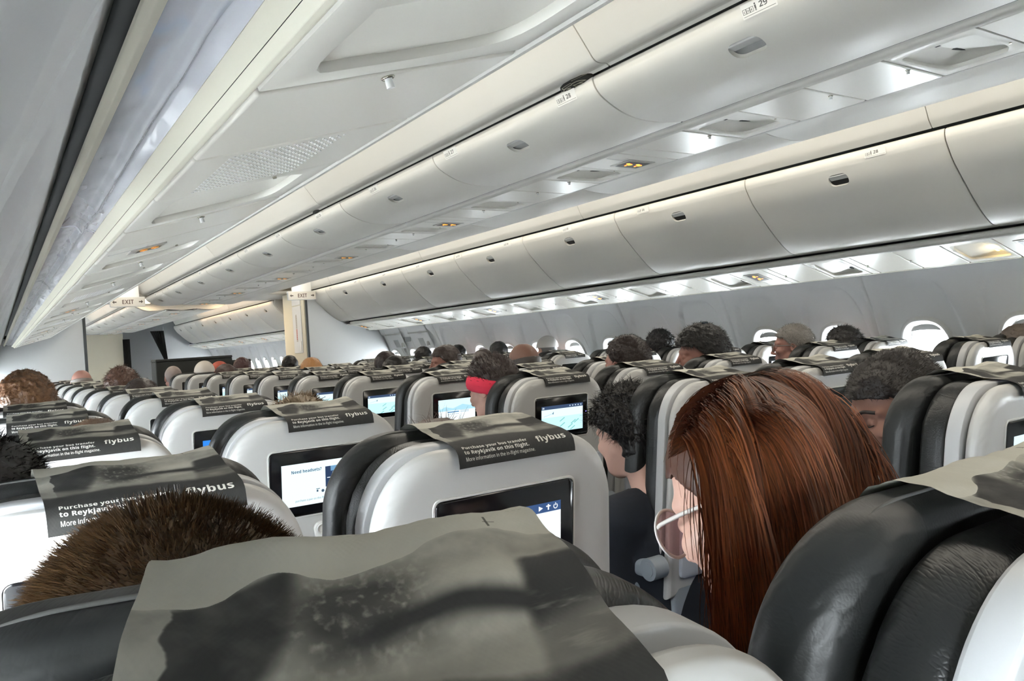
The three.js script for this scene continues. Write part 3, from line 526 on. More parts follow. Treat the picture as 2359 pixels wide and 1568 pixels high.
// exit hatches in the far wall and their counterparts
let nDoor = 0;
for (const side of S) for (const [z, w] of [[-8.80, 0.50], [-9.52, 0.46]]) {
  nDoor++;
  const g = structGroup('door_' + nDoor, `flat emergency exit hatch in the ${side > 0 ? 'far' : 'near'} wall, ${z > -9 ? 'aft' : 'forward'} one with placard`, 'door'); g.position.z = z; if (side < 0) g.rotation.y = Math.PI;
  const sheet = (s0, s1, t0, t1, off, n = 14) => { const pos = [], id = []; for (let j = 0; j <= n; j++) for (let i = 0; i < 2; i++) { const p = wallAt(lerp(t0, t1, j / n), off); pos.push(p[0], p[1], i ? s1 : s0); } for (let j = 0; j < n; j++) { const a = j * 2; id.push(a, a + 2, a + 1, a + 1, a + 2, a + 3); } const q = new THREE.BufferGeometry(); q.setAttribute('position', new THREE.Float32BufferAttribute(pos, 3)); q.setIndex(id); q.computeVertexNormals(); return uvFrom(q, (v) => [v.z, v.y]); };
  part('door_panel', sheet(-w / 2, w / 2, tOfY(1.252), tOfY(1.43), 0.022), M.wallRecess, g);
  part('door_rail', sheet(-w / 2 - 0.02, w / 2 + 0.02, tOfY(1.437), tOfY(1.455), 0.027, 3), M.scoop, g); part('door_header', sheet(-w / 2, w / 2, tOfY(1.465), WALL_T, 0.022, 4), M.wallRecess, g);
  for (const s of [-1, 1]) part('door_groove', sheet(s * (w / 2 + 0.012) - 0.004, s * (w / 2 + 0.012) + 0.004, tOfY(1.0), WALL_T, 0.017), M.scoop, g);
  part('door_handle', rbox(0.03, 0.06, 0.05, 0.01, wallAt(tOfY(1.29), 0.03)[0], 1.29, 0.16), M.scoop, g); part('placard', sheet(-0.07, 0.07, tOfY(1.27), tOfY(1.37), 0.0235, 3), std(0.5, 0.52, 0.52, 0.5), g);
}
part('placard', rbox(0.004, 0.06, 0.16, 0.001, wallAt(tOfY(1.36), 0.02)[0] - 0.006, 1.36, -9.15), std(0.30, 0.32, 0.33, 0.5), wallR, 'small grey notice on the wall');
// dark patterned bag peeping from the gap of a centre bin
{
  const bagTex = canvasTex(256, 256, (x, w, h) => { x.fillStyle = '#14120c'; x.fillRect(0, 0, w, h); x.strokeStyle = '#a9a490'; x.lineWidth = 5; seedTo(31); for (let i = 0; i < 16; i++) { const a = rr(0, w), b = rr(0, h), c = rr(0, 6.28); x.beginPath(); for (let k = 0; k < 4; k++) { const q = c + k * 1.57; x.lineTo(a + 30 * Math.cos(q), b + 18 * Math.sin(q)); } x.closePath(); x.stroke(); } });
  const g = new THREE.SphereGeometry(1, 28, 18); warp(g, (v) => { const n = 0.82 + 0.36 * fbm(v.x * 2 + 4, v.y * 2, v.z * 2); v.multiplyScalar(n); v.set(v.x * 0.030, v.y * 0.017, v.z * 0.085); }); g.computeVertexNormals();
  const m = single('cloth_bag', g, std(1, 1, 1, 0.8, { map: bagTex }), 'black cloth with pale zigzag print stuck in a bin gap', 'bag'); m.position.set(-0.598, 2.091, -1.99);
  const g2 = new THREE.SphereGeometry(1, 16, 12); warp(g2, (v) => { v.multiplyScalar(0.9 + 0.2 * fbm(v.x * 3, v.y * 3, v.z * 3)); v.set(v.x * 0.022, v.y * 0.012, v.z * 0.05); }); g2.computeVertexNormals();
  const m2 = single('strap_end', g2, M.blackBox, 'small black strap end stuck in the bin gap near row 25', 'strap'); m2.position.set(-0.598, 2.090, -4.45);
}

// ---------------------------------------------------------------- seats (local: floor at y = 0, back of the shell at z = 0, facing -z)
const LEAN = 0.11, PIVOT = 1.05;
const lean = (g) => { g.translate(0, -PIVOT, 0); g.rotateX(LEAN); g.translate(0, PIVOT, 0); return g; };
// printed headrest cover
const coverTex = canvasTex(1024, 1720, (x, w, h) => {
  // v runs from the front hem (top) over the headrest to the rear hem (bottom); print is a grey-brown rocky landscape
  const img = x.createImageData(w, h), d = img.data; const put = (i, r, g, b) => { d[i] = r; d[i + 1] = g; d[i + 2] = b; d[i + 3] = 255; };
  for (let j = 0; j < h; j++) for (let i = 0; i < w; i++) {
    const u = i / w, v = j / h; let t = 0.80 + 0.05 * (fbm(u * 3, v * 3, 1) - 0.5), warm = 0.5;
    const grain = fbm(u * 60, v * 60, 4) - 0.47, med = fbm(u * 14, v * 20, 7) - 0.47;
    const m = (e, s) => sst(-s, s, e);
    // pale sky and dune band down to v = .47, then layers
    const ridge = 0.485 + 0.05 * Math.sin(u * 5.2 + 0.8) + 0.03 * fbm(u * 5, 2, 3) - 0.06 * Math.exp(-Math.pow((u - 0.25) / 0.10, 2));
    if (v > ridge) {
      const s1 = m(v - ridge, 0.02); let c = lerp(0.80, 0.66 + 0.26 * med, s1);
      // dark speckled slope in the middle
      const slope = Math.exp(-Math.pow((u - 0.44) / 0.15, 2) - Math.pow((v - 0.60) / 0.085, 2)); c = lerp(c, 0.22 + 1.0 * Math.max(0, grain) + 0.25 * med, clamp(slope * 1.6));
      // black jagged rock at the left
      const jag = 0.17 + 0.05 * (fbm(v * 14, 3, 1) - 0.5), rock = m(u - 0.055 - 0.03 * fbm(v * 26, 1, 2), 0.004) * m(jag + 0.14 - 0.55 * Math.max(0, v - 0.58) - u + 0.1 * (v - 0.5), 0.03) * m(v - 0.56 + 0.35 * (u - 0.05), 0.012); c = lerp(c, 0.11 + 0.35 * Math.max(0, med + 0.1), rock);
      // smooth pale dune with a dark undercut to the right
      const dune = Math.exp(-Math.pow((u - 0.72) / 0.13, 2) - Math.pow((v - 0.605) / 0.055, 2)); c = lerp(c, 0.76 + 0.1 * med, clamp(dune * 1.5));
      const under = Math.exp(-Math.pow((v - 0.685 - 0.04 * Math.sin(u * 6 + 1)) / 0.022, 2)) * m(u - 0.40, 0.08) * m(0.92 - u, 0.05); c = lerp(c, 0.10, clamp(under * 1.15));
      // dark shore on the right with pale streaks
      const shore = m(u - 0.84 + 0.25 * (v - 0.58) + 0.02 * med, 0.02) * m(v - 0.575, 0.012); c = lerp(c, 0.09 + 0.5 * Math.max(0, fbm(u * 10, v * 70, 5) - 0.52) * 3.2 * m(v - 0.66, 0.05), shore);
      const low = m(v - 0.72 - 0.03 * Math.sin(u * 4), 0.03); c = lerp(c, 0.54 + 0.4 * (fbm(u * 4, v * 12, 9) - 0.4), low * 0.75);
      const band = m(v - 0.80 - 0.025 * Math.sin(u * 7 + 2) - 0.02 * med, 0.02); c = lerp(c, 0.14 + 0.03 * grain, band);
      t = c; warm = 0.55;
    }
    const q = clamp(t + 0.02 * grain); put((j * w + i) * 4, 255 * clamp(q * (1.0 + 0.01 * warm)), 255 * clamp(q * 0.995), 255 * clamp(q * (0.955 - 0.04 * warm)));
  }
  x.putImageData(img, 0, 0);
  x.strokeStyle = 'rgba(120,116,104,0.85)'; x.lineWidth = 3; x.setLineDash([12, 10]); x.beginPath(); x.moveTo(0, 640); x.lineTo(w, 628); x.stroke(); x.setLineDash([]);
  x.strokeStyle = 'rgba(60,58,50,0.8)'; x.lineWidth = 7; x.beginPath(); x.moveTo(846, 700); x.lineTo(850, 762); x.stroke(); x.lineWidth = 3; x.beginPath(); x.moveTo(838, 730); x.lineTo(872, 742); x.stroke();
  x.fillStyle = '#e9e7df'; x.font = 'bold 92px sans-serif'; x.fillText('flybus', 700, 1600);
  x.font = 'bold 46px sans-serif'; x.fillText('Purchase your bus transfer', 60, 1570, 560); x.fillText('to Reykjavík on this flight.', 60, 1622, 560); x.font = '36px sans-serif'; x.fillText('More information in the in-flight magazine.', 60, 1668, 600);
});
coverTex.wrapS = coverTex.wrapT = THREE.ClampToEdgeWrapping;
M.cover = std(1, 1, 1, 0.75, { map: coverTex, bumpMap: texCloth, bumpScale: 0.0002, side: THREE.DoubleSide });
const coverPath = [[-0.190, 1.020], [-0.190, 1.078], [-0.182, 1.109], [-0.165, 1.1235], [-0.145, 1.1275], [-0.120, 1.1265], [-0.100, 1.1245], [-0.075, 1.1235], [-0.050, 1.1232], [-0.022, 1.1222], [-0.004, 1.1170], [0.0045, 1.1085], [0.0070, 1.1010], [0.0074, 1.0950]];
// the same over a raised headrest
const raisedPath = [[-0.190, 1.040], [-0.190, 1.098], [-0.184, 1.126], [-0.169, 1.1390], [-0.150, 1.1425], [-0.134, 1.1385], [-0.118, 1.1355], [-0.100, 1.1345], [-0.075, 1.1325], [-0.050, 1.1275], [-0.022, 1.1255], [-0.004, 1.1220], [0.0060, 1.1115], [0.0090, 1.1010], [0.0100, 1.0900]];
function coverGeo(seed, w = 0.205, dx = 0.018, wrinkle = 0.0035, dy = 0, skew = 0, along = coverPath) {
  const path = new THREE.CatmullRomCurve3(along.map((p) => new THREE.Vector3(p[0], p[1], 0))), nv = 56, nu = 30, pos = [], uv = [], id = [];
  for (let j = 0; j <= nv; j++) {
    const p = path.getPointAt(j / nv);
    for (let i = 0; i <= nu; i++) {
      const u = i / nu, e = Math.pow(Math.abs(u - 0.5) * 2, 5), k = fbm(u * 4 + seed, j / nv * 5, seed) - 0.47, free = sst(0.28, 0.42, j / nv) * (1 - sst(0.6, 0.72, j / nv));
      const lift = wrinkle * (0.25 + 0.9 * free) * (k * 2 + 0.6) + 0.0035 * e * fbm(j / nv * 7, seed, u * 2) + 0.0008;
      const tz = p.x < -0.17 ? -1 : p.x > -0.01 ? 1 : 0, ty = p.x > -0.19 && p.x < 0.004 ? 1 : 0;
      pos.push((u - 0.5) * w + dx + skew * (j / nv - 0.5), p.y + dy + lift * ty, p.x + lift * tz * 0.8); uv.push(u, 1 - (j / nv));
    }
  }
  for (let j = 0; j < nv; j++) for (let i = 0; i < nu; i++) { const a = j * (nu + 1) + i, b = a + nu + 1; id.push(a, b, a + 1, a + 1, b, b + 1); }
  const g = new THREE.BufferGeometry(); g.setAttribute('position', new THREE.Float32BufferAttribute(pos, 3)); g.setAttribute('uv', new THREE.Float32BufferAttribute(uv, 2)); g.setIndex(id); lean(g); g.computeVertexNormals(); return g;
}
const coverVariants = [coverGeo(1), coverGeo(5, 0.205, 0.022, 0.005, 0, 0.010), coverGeo(9, 0.2, 0.012, 0.004, 0, -0.008), coverGeo(14, 0.205, 0.025, 0.006)];

const SEAT = (() => {
  const o = {};
  const leatherUV = (g) => uvFrom(g, (v) => [v.x * 5 + v.z * 3, v.y * 5]);
  o.shell = lean(slab(backOutline(0.442, 0.52, 1.119, 0.105, 0.012), 0.0, -0.038, 0.018, 6, 14, 0.030));
  o.rim = lean(slab(backOutline(0.444, 0.52, 1.121, 0.105, 0.012), -0.040, -0.068, 0.003, 2, 14, 0.002));
  o.back = leatherUV(smooth(warp(lean(slab(backOutline(0.436, 0.42, 1.116, 0.11, 0.012), -0.069, -0.122, 0.020, 5, 16, 0.012)), (v) => { const e = sst(0.12, 0.20, Math.abs(v.x)); v.z += 0.003 * (fbm(v.x * 22, v.y * 16, 2) - 0.5) + 0.005 * e * (fbm(v.y * 46 + v.x * 18, v.z * 50, 6) - 0.5); v.x *= 1 + 0.016 * e * (fbm(v.y * 60 + v.z * 120, v.x * 10, 8) - 0.5); }), 1.1));
  o.pad = leatherUV(smooth(warp(lean(slab(backOutline(0.438, 0.85, 1.121, 0.10, 0.006), -0.126, -0.186, 0.024, 7, 18, 0.020)), (v) => { const a = Math.max(0, Math.abs(v.x) - 0.12); v.z -= a * a * 2.2; v.y -= a * a * 0.35; }), 1.1));
  const padRim = backOutline(0.438 - 0.012, 0.855, 1.116, 0.10, 0.006).getPoints(18).slice(2, -1).map((p) => [p.x, p.y, -0.1500]);
  o.seam = warp(lean(tube(padRim, 0.0016, 120, 5)), (v) => { const a = Math.max(0, Math.abs(v.x) - 0.12); v.z -= a * a * 2.2; v.y -= a * a * 0.35 - 0.0055; });
  o.bezel = lean(slab(roundRect(0.242, 0.153, 0.012), 0.0035, -0.006, 0.0025, 3, 6).translate(0.002, 0.974, 0));
  o.frame = lean(slab((() => { const s = roundRect(0.250, 0.161, 0.015); s.holes.push(roundRect(0.2425, 0.1535, 0.012)); return s; })(), 0.0022, -0.004, 0.001, 2, 6).translate(0.002, 0.974, 0));
  o.display = lean(new THREE.PlaneGeometry(0.190, 0.098).translate(0.002, 0.971, 0.0042));
  o.led = lean(new THREE.CircleGeometry(0.0018, 10).translate(0.112, 0.985, 0.0042));
  o.tray = lean(slab(roundRect(0.375, 0.245, 0.02), 0.012, -0.004, 0.006, 3, 6).translate(0, 0.70, 0));
  o.latch = lean(merge([slab((() => { const s = new THREE.Shape(); s.absarc(0, 0, 0.017, Math.PI * 0.98, Math.PI * 2.02, true); s.lineTo(0.009, -0.055); s.lineTo(-0.009, -0.055); return s; })(), 0.0, 0.010, 0.002, 2, 16), new THREE.TorusGeometry(0.011, 0.0018, 6, 24).translate(0, 0, 0.0105)]).translate(-0.005, 0.862, 0.001));
  o.lowerShell = lean(slab(backOutline(0.40, 0.30, 0.56, 0.02, 0), 0.0, -0.10, 0.01, 2, 4));
  o.cushion = leatherUV(smooth(rbox(0.44, 0.12, 0.50, 0.045, 0, 0.42, -0.36, 5), 1.1));
  o.leg = merge([rbox(0.05, 0.34, 0.05, 0.01, -0.16, 0.17, -0.22), rbox(0.05, 0.34, 0.05, 0.01, 0.16, 0.17, -0.22), rbox(0.43, 0.05, 0.40, 0.015, 0, 0.335, -0.34), rbox(0.05, 0.03, 0.5, 0.01, -0.16, 0.015, -0.30), rbox(0.05, 0.03, 0.5, 0.01, 0.16, 0.015, -0.30)]);
  o.arm = merge([rbox(0.046, 0.05, 0.40, 0.018, 0, 0.615, -0.28), rbox(0.036, 0.26, 0.06, 0.012, 0, 0.50, -0.16)]); o.armPad = rbox(0.050, 0.022, 0.30, 0.010, 0, 0.648, -0.30);
  o.armCap = merge([new THREE.CylinderGeometry(0.031, 0.031, 0.050, 24).rotateZ(Math.PI / 2).translate(0, 0.62, -0.075), new THREE.CylinderGeometry(0.020, 0.020, 0.056, 20).rotateZ(Math.PI / 2).translate(0, 0.62, -0.075)]);
  return o;
})();
// screens
const scr = (draw) => { const t = canvasTex(384, 198, draw); return new THREE.MeshStandardMaterial({ color: 0x050505, emissive: 0xffffff, emissiveMap: t, emissiveIntensity: 0.95, roughness: 0.3 }); };
const header = (x, w, c = '#3b4d6b') => { x.fillStyle = c; x.fillRect(0, 0, w, 26); x.fillStyle = '#cfe0ee'; for (let i = 0; i < 5; i++) { x.beginPath(); x.arc(w - 18 - i * 26, 13, 5, 0, 7); x.fill(); } };
const SCREENS = [
  scr((x, w, h) => { x.fillStyle = '#c3ecf7'; x.fillRect(0, 0, w, h); x.fillStyle = '#dff6fb'; x.fillRect(0, 26, w, 60); seedTo(4); x.strokeStyle = 'rgba(70,165,150,0.55)'; x.lineWidth = 8; for (let i = 0; i < 7; i++) { const a = rr(170, 360), b = rr(90, 180); x.beginPath(); x.moveTo(a, b); x.lineTo(a - 44, b + 26); x.stroke(); } x.fillStyle = '#4a6d84'; x.beginPath(); x.moveTo(96, 60); x.lineTo(112, 44); x.lineTo(108, 66); x.fill(); x.strokeStyle = '#7fb2c8'; x.lineWidth = 2; x.beginPath(); x.moveTo(20, 76); x.lineTo(104, 58); x.stroke(); header(x, w); x.fillStyle = '#e8f2f8'; x.font = 'bold 18px sans-serif'; x.fillText('28', 6, 20); }),
  scr((x, w, h) => { x.fillStyle = '#e6fbff'; x.fillRect(0, 0, w, h); x.fillStyle = '#31506e'; x.font = 'bold 19px sans-serif'; x.fillText('Need headsets?', 44, 44); x.font = '11px sans-serif'; x.fillText('Buy now', 320, 32); x.fillStyle = '#2b3d5c'; x.fillRect(206, 30, 58, 96); x.fillStyle = '#6f9cc0'; x.fillRect(232, 30, 30, 24); x.fillStyle = '#dfeaf2'; x.fillRect(214, 82, 40, 4); x.beginPath(); x.arc(248, 64, 8, 0, 7); x.fill(); x.fillStyle = '#41566a'; x.fillRect(160, 128, 18, 3); x.fillRect(162, 134, 8, 10); x.beginPath(); x.arc(192, 142, 7, 0, 7); x.fill(); x.fillStyle = '#5d7383'; x.font = '12px sans-serif'; x.fillText('purchase a pair on this flight', 60, 178); }),
  scr((x, w, h) => { x.fillStyle = '#eef7fb'; x.fillRect(0, 0, w, h); x.fillStyle = '#4a63a3'; x.fillRect(0, 0, w, 30); x.fillStyle = '#38527e'; x.fillRect(230, 0, w - 230, 30); x.fillStyle = '#fff'; x.font = 'bold 22px sans-serif'; x.fillText('30B', 2, 23); x.strokeStyle = '#fff'; x.lineWidth = 3; x.beginPath(); x.arc(364, 16, 7, -1.0, 4.1); x.stroke(); x.beginPath(); x.moveTo(364, 5); x.lineTo(364, 14); x.stroke(); x.fillStyle = '#fff'; x.fillRect(334, 6, 5, 18); x.fillRect(328, 10, 17, 4); x.beginPath(); x.moveTo(300, 8); x.lineTo(316, 16); x.lineTo(300, 24); x.fill(); }),
  scr((x, w, h) => { x.fillStyle = '#d3f1fb'; x.fillRect(0, 0, w, h); x.fillStyle = '#a9d8ea'; x.beginPath(); x.moveTo(0, 92); x.lineTo(70, 66); x.lineTo(150, 84); x.lineTo(250, 52); x.lineTo(330, 70); x.lineTo(w, 40); x.lineTo(w, 108); x.lineTo(0, 108); x.fill(); x.fillStyle = '#eefbff'; x.fillRect(0, 104, w, 94); x.fillStyle = '#3d7fb0'; x.fillRect(92, 112, 120, 9); x.fillStyle = '#7ba3bb'; for (let i = 0; i < 2; i++) x.fillRect(226, 108 + i * 12, 90, 4); for (let i = 0; i < 6; i++) x.fillRect(96 + i * 20, 132, 9, 7); }),
  scr((x, w, h) => { x.fillStyle = '#2f86e8'; x.fillRect(0, 0, w, h); x.fillStyle = '#58c8f2'; x.beginPath(); x.moveTo(60, 0); x.lineTo(w, 0); x.lineTo(w, 70); x.lineTo(0, 80); x.fill(); x.fillStyle = '#5b64b8'; x.fillRect(0, 78, w, 34); x.fillStyle = '#8a90c6'; x.fillRect(0, 112, w, 60); x.fillStyle = '#d7d9ef'; for (let i = 0; i < 8; i++) x.fillRect(i * 50, 150 + (i % 3) * 10, 34, 5); }),
];
SCREENS.push(std(0.005, 0.005, 0.006, 0.1));
const ledMat = glow(0.25, 0.2, 1.0, 3);
function seat(label, group, pos, scrN, opts = {}) {
  const t = thing('aircraft_seat', label, 'seat', group, pos);
  part('shell', SEAT.shell, M.shell, t); part('shell_rim', SEAT.rim, M.shellRim, t); const bk = part('backrest', SEAT.back, M.leather, t); if (opts.backUp) bk.position.y = opts.backUp;
  const pad = part('headrest', SEAT.pad, M.pad, t); if (opts.raise) pad.position.y = opts.raise; if (opts.tilt) { pad.rotation.z = opts.tilt; pad.position.x = 1.12 * opts.tilt; pad.position.y += 0.003; } part('seam', SEAT.seam, M.stitch, pad);
  if (!opts.noCover) { const c = part('headrest_cover', opts.cover || coverVariants[Math.floor(rnd() * 4)], M.cover, t, 'printed paper cover, grey landscape with flybus lettering'); if (opts.tilt) { c.rotation.z = opts.tilt; c.position.x = 1.12 * opts.tilt; c.position.y = 0.004; } }
  const b = part('screen_bezel', SEAT.bezel, M.blackGloss, t, 'black screen surround'); part('display', SEAT.display, SCREENS[scrN], b); if (scrN === 0) part('power_led', SEAT.led, ledMat, b); part('screen_frame', SEAT.frame, M.white, t);
  part('tray_table', SEAT.tray, M.tray, t); part('tray_latch', SEAT.latch, M.white, t); part('lower_shell', SEAT.lowerShell, M.arm, t); part('seat_cushion', SEAT.cushion, M.leather, t); part('seat_frame', SEAT.leg, M.metal, t);
  for (const x of opts.arms || [-0.2525]) { const a = part('armrest', SEAT.arm, M.arm, t); a.position.x = x; const p = part('arm_pad', SEAT.armPad, M.armPad, a); const c = part('pivot_cap', SEAT.armCap, M.arm, a); }
  return t;
}
const COL = { A: -2.12, B: -1.615, C: -0.5, D: 0, E: 0.5, F: 1.615, G: 2.12 };
const COLSAY = { A: 'near window column', B: 'near aisle column', C: 'centre block first column', D: 'centre block middle column', E: 'centre block far column', F: 'far aisle column', G: 'far window column' };
seedTo(99);
const zSeat = { A: [], B: [], C: [], D: [], E: [], F: [], G: [] };
for (let k = 0; k < 12; k++) { zSeat.A.push(k ? 0.977 + 0.787 * (k - 1) : 0.235); zSeat.B.push(k ? 0.977 + 0.787 * (k - 1) : 0.165); }
for (let k = 0; k < 11; k++) for (const c of 'CDE') zSeat[c].push(0.743 + 0.787 * k);
for (let k = 0; k < 11; k++) for (const c of 'FG') zSeat[c].push(1.013 + 0.787 * k);
for (const c of 'ABCDEFG') zSeat[c].forEach((z, k) => {
  let sc = c === 'A' ? 5 : c === 'B' ? [5, 2, 1, 4, 0, 0, 0, 0, 0, 0, 0, 0][k] : c === 'C' ? [3, 5, 0, 3, 0, 0, 0, 0, 0, 0, 0][k] : c === 'F' || c === 'G' ? [0, 3, 5, 0, 5, 5, 0, 5, 5, 5, 5][k] : [0, 5, 3, 0][(k + (c === 'E' ? 1 : 0)) % 4];
  const opts = { arms: c === 'B' || c === 'E' || c === 'G' ? [-0.2525, 0.2525] : [-0.2525] };
  if (c === 'A' && k === 0) { opts.cover = coverGeo(21, 0.205, 0.016, 0.009, 0, -0.085, raisedPath); opts.raise = 0.014; opts.tilt = -0.05; opts.backUp = 0.014; }
  if (c === 'B' && k === 0) { opts.cover = coverGeo(33, 0.205, 0.0, 0.006, 0.007); opts.raise = 0.007; }
  if ((c === 'G' && k === 5) || (c === 'C' && k > 8)) opts.noCover = true;
  const say = k === 0 ? 'nearest row' : `${ORD[k]} row ahead`;
  seat(`grey shelled black leather seat, ${COLSAY[c]}, ${say}`, 'economy seats', [COL[c] + (c === 'A' && !k ? 0.012 : 0), c === 'A' && !k ? 0.012 : 0, -z], sc, opts);
});

// ---------------------------------------------------------------- people (head-local: centre of the skull at 0, face towards -z)
const smin = (a, b, k) => { const h = clamp(0.5 + 0.5 * (b - a) / k); return lerp(b, a, h) - k * h * (1 - h); };
const ell = (x, y, z, cx, cy, cz, rx, ry, rz) => { const a = (x - cx) / rx, b = (y - cy) / ry, c = (z - cz) / rz, k0 = Math.hypot(a, b, c), k1 = Math.hypot(a / rx, b / ry, c / rz); return k1 < 1e-9 ? -Math.min(rx, ry, rz) : k0 * (k0 - 1) / k1; };
const cap = (x, y, z, a, b, ra, rb) => { const bx = b[0] - a[0], by = b[1] - a[1], bz = b[2] - a[2], px = x - a[0], py = y - a[1], pz = z - a[2]; const t = clamp((px * bx + py * by + pz * bz) / (bx * bx + by * by + bz * bz)); return Math.hypot(px - bx * t, py - by * t, pz - bz * t) - lerp(ra, rb, t); };
function mc(sdf, c, half, res) {
  const m = new MarchingCubes(res, new THREE.MeshBasicMaterial(), false, false, 120000), f = m.field, h = res / 2;
  for (let k = 0; k < res; k++) for (let j = 0; j < res; j++) for (let i = 0; i < res; i++) f[i + j * res + k * res * res] = -sdf(c[0] + (i - h) / h * half, c[1] + (j - h) / h * half, c[2] + (k - h) / h * half);
  m.isolation = 0; m.update();
  const g = new THREE.BufferGeometry(), n = m.count;
  g.setAttribute('position', new THREE.BufferAttribute(m.positionArray.slice(0, n * 3), 3)); g.setAttribute('normal', new THREE.BufferAttribute(m.normalArray.slice(0, n * 3), 3));
  g.scale(half, half, half); g.translate(...c);
  const q = mergeVertices(g, 1e-5); q.computeVertexNormals(); return q;
}
function headSdf(fem) {
  const jw = fem ? 0.9 : 1;
  return (x, y, z) => {
    let d = ell(x, y, z, 0, 0.024, 0.012, 0.0765, 0.092, 0.098);
    d = smin(d, ell(x, y, z, 0, -0.045, -0.032, 0.060 * jw, 0.078, 0.060), 0.022);
    d = smin(d, cap(x, y, z, [0, -0.098, -0.066], [0, -0.094, -0.060], 0.022 * jw, 0.024 * jw), 0.028);
    d = smin(d, cap(Math.abs(x), y, z, [0.024, -0.092, -0.055], [0.058 * jw, -0.055, 0.0], 0.020, 0.020), 0.02);
    const ax = Math.abs(x);
    d = smin(d, ell(ax, y, z, 0.040, -0.026, -0.062, 0.022, 0.018, 0.022), 0.018);                       // cheekbone
    d = smin(d, cap(ax, y, z, [0.010, 0.022, -0.083], [0.048, 0.020, -0.066], 0.010, 0.008), 0.014);      // brow
    d = -smin(-d, ell(ax, y, z, 0.031, 0.000, -0.095, 0.016, 0.011, 0.013), 0.010);                       // socket
    d = smin(d, ell(ax, y, z, 0.031, -0.001, -0.0755, 0.0125, 0.0115, 0.0125), 0.004);                    // lidded eye
    d = smin(d, cap(x, y, z, [0, 0.010, -0.088], [0, -0.034, -0.110], 0.0065, 0.0095), 0.010);            // nose
    d = smin(d, ell(ax, y, z, 0.010, -0.039, -0.098, 0.0075, 0.0065, 0.0085), 0.006);
    d = smin(d, ell(x, y, z, 0, -0.064, -0.090, 0.021, 0.0055, 0.008), 0.006); d = smin(d, ell(x, y, z, 0, -0.0735, -0.087, 0.018, 0.006, 0.008), 0.005);
    d = Math.max(d, -ell(x, y, z, 0, -0.0688, -0.098, 0.022, 0.0016, 0.012));
    let e = ell(ax, y, z, 0.0800, -0.006, 0.014, 0.0085, 0.031, 0.019); e = Math.max(e, -ell(ax, y, z, 0.0885, -0.003, 0.010, 0.006, 0.018, 0.010)); d = smin(d, e, 0.006);
    return smin(d, cap(x, y, z, [0, -0.07, 0.022], [0, -0.19, 0.045], 0.052 * jw, 0.056 * jw), 0.03);
  };
}
const torsoSdf = (x, y, z) => {
  const ax = Math.abs(x); let d = cap(x, y, z, [0, -0.10, 0.025], [0, -0.20, 0.05], 0.050, 0.056);
  d = smin(d, ell(x, y, z, 0, -0.37, 0.055, 0.180, 0.18, 0.112), 0.06); d = smin(d, cap(ax, y, z, [0.03, -0.205, 0.05], [0.175, -0.245, 0.05], 0.045, 0.058), 0.05);
  d = smin(d, ell(x, y, z, 0, -0.55, 0.06, 0.158, 0.17, 0.112), 0.06); return d;
};
const armSdf = (x, y, z) => { const ax = Math.abs(x); return Math.min(smin(cap(ax, y, z, [0.185, -0.25, 0.05], [0.205, -0.50, 0.01], 0.052, 0.041), cap(ax, y, z, [0.205, -0.50, 0.01], [0.115, -0.575, -0.21], 0.041, 0.027), 0.02), 9); };
const legSdf = (x, y, z) => { const ax = Math.abs(x); let d = ell(x, y, z, 0, -0.66, 0.035, 0.165, 0.085, 0.12); d = smin(d, cap(ax, y, z, [0.085, -0.655, 0.0], [0.10, -0.645, -0.40], 0.078, 0.057), 0.04); d = smin(d, cap(ax, y, z, [0.10, -0.645, -0.40], [0.10, -1.02, -0.43], 0.056, 0.038), 0.02); return smin(d, cap(ax, y, z, [0.10, -1.045, -0.42], [0.105, -1.055, -0.57], 0.036, 0.030), 0.02); };
const bodySdf = (x, y, z) => smin(smin(torsoSdf(x, y, z), armSdf(x, y, z), 0.03), legSdf(x, y, z), 0.04);
const handGeo = (() => {
  const f = (x, y, z) => { let d = ell(x, y, z, 0, 0, 0, 0.040, 0.015, 0.046); for (const [i, l] of [[-1.5, 0.062], [-0.5, 0.074], [0.5, 0.070], [1.5, 0.056]]) { const b = [i * 0.0195, 0, -0.036], m = [i * 0.021, -0.002, -0.036 - l * 0.5], e = [i * 0.021, -0.020, -0.036 - l * 0.92]; d = Math.min(d, smin(cap(x, y, z, b, m, 0.0095, 0.0088), cap(x, y, z, m, e, 0.0088, 0.0075), 0.003)); } const t0 = [0.032, -0.002, 0.012], t1 = [0.056, -0.004, -0.018], t2 = [0.060, -0.012, -0.046]; d = smin(d, smin(cap(x, y, z, t0, t1, 0.012, 0.0105), cap(x, y, z, t1, t2, 0.0105, 0.008), 0.004), 0.006); return smin(d, cap(x, y, z, [0, 0, 0.03], [0, 0.004, 0.085], 0.022, 0.027), 0.012); };
  return mc(f, [0, -0.005, -0.012], 0.115, 56);
})();
const bodyBase = (() => {
  const b = mc(bodySdf, [0, -0.585, -0.19], 0.56, 72);
  const hands = [1, -1].map((s) => { const h = handGeo.clone(); if (s > 0) h.scale(-1, 1, 1); if (s > 0) { const ix = h.index.array; for (let i = 0; i < ix.length; i += 3) { const t = ix[i]; ix[i] = ix[i + 1]; ix[i + 1] = t; } } h.rotateX(0.15); h.rotateY(s * 0.35); h.translate(s * 0.092, -0.580, -0.285); h.computeVertexNormals(); return h; });
  return merge([b, ...hands]);
})();
const shirtGeo = mc((x, y, z) => { let d = smin(torsoSdf(x, y, z), armSdf(x, y, z), 0.03) - 0.011 - 0.006 * (fbm(x * 14, y * 14, z * 14) - 0.5); d = Math.max(d, y + 0.185 - 0.25 * Math.max(0, z - 0.03) - 0.2 * Math.max(0, Math.abs(x) - 0.06)); d = Math.max(d, -(y + 0.70)); return d; }, [0, -0.43, -0.03], 0.33, 66);
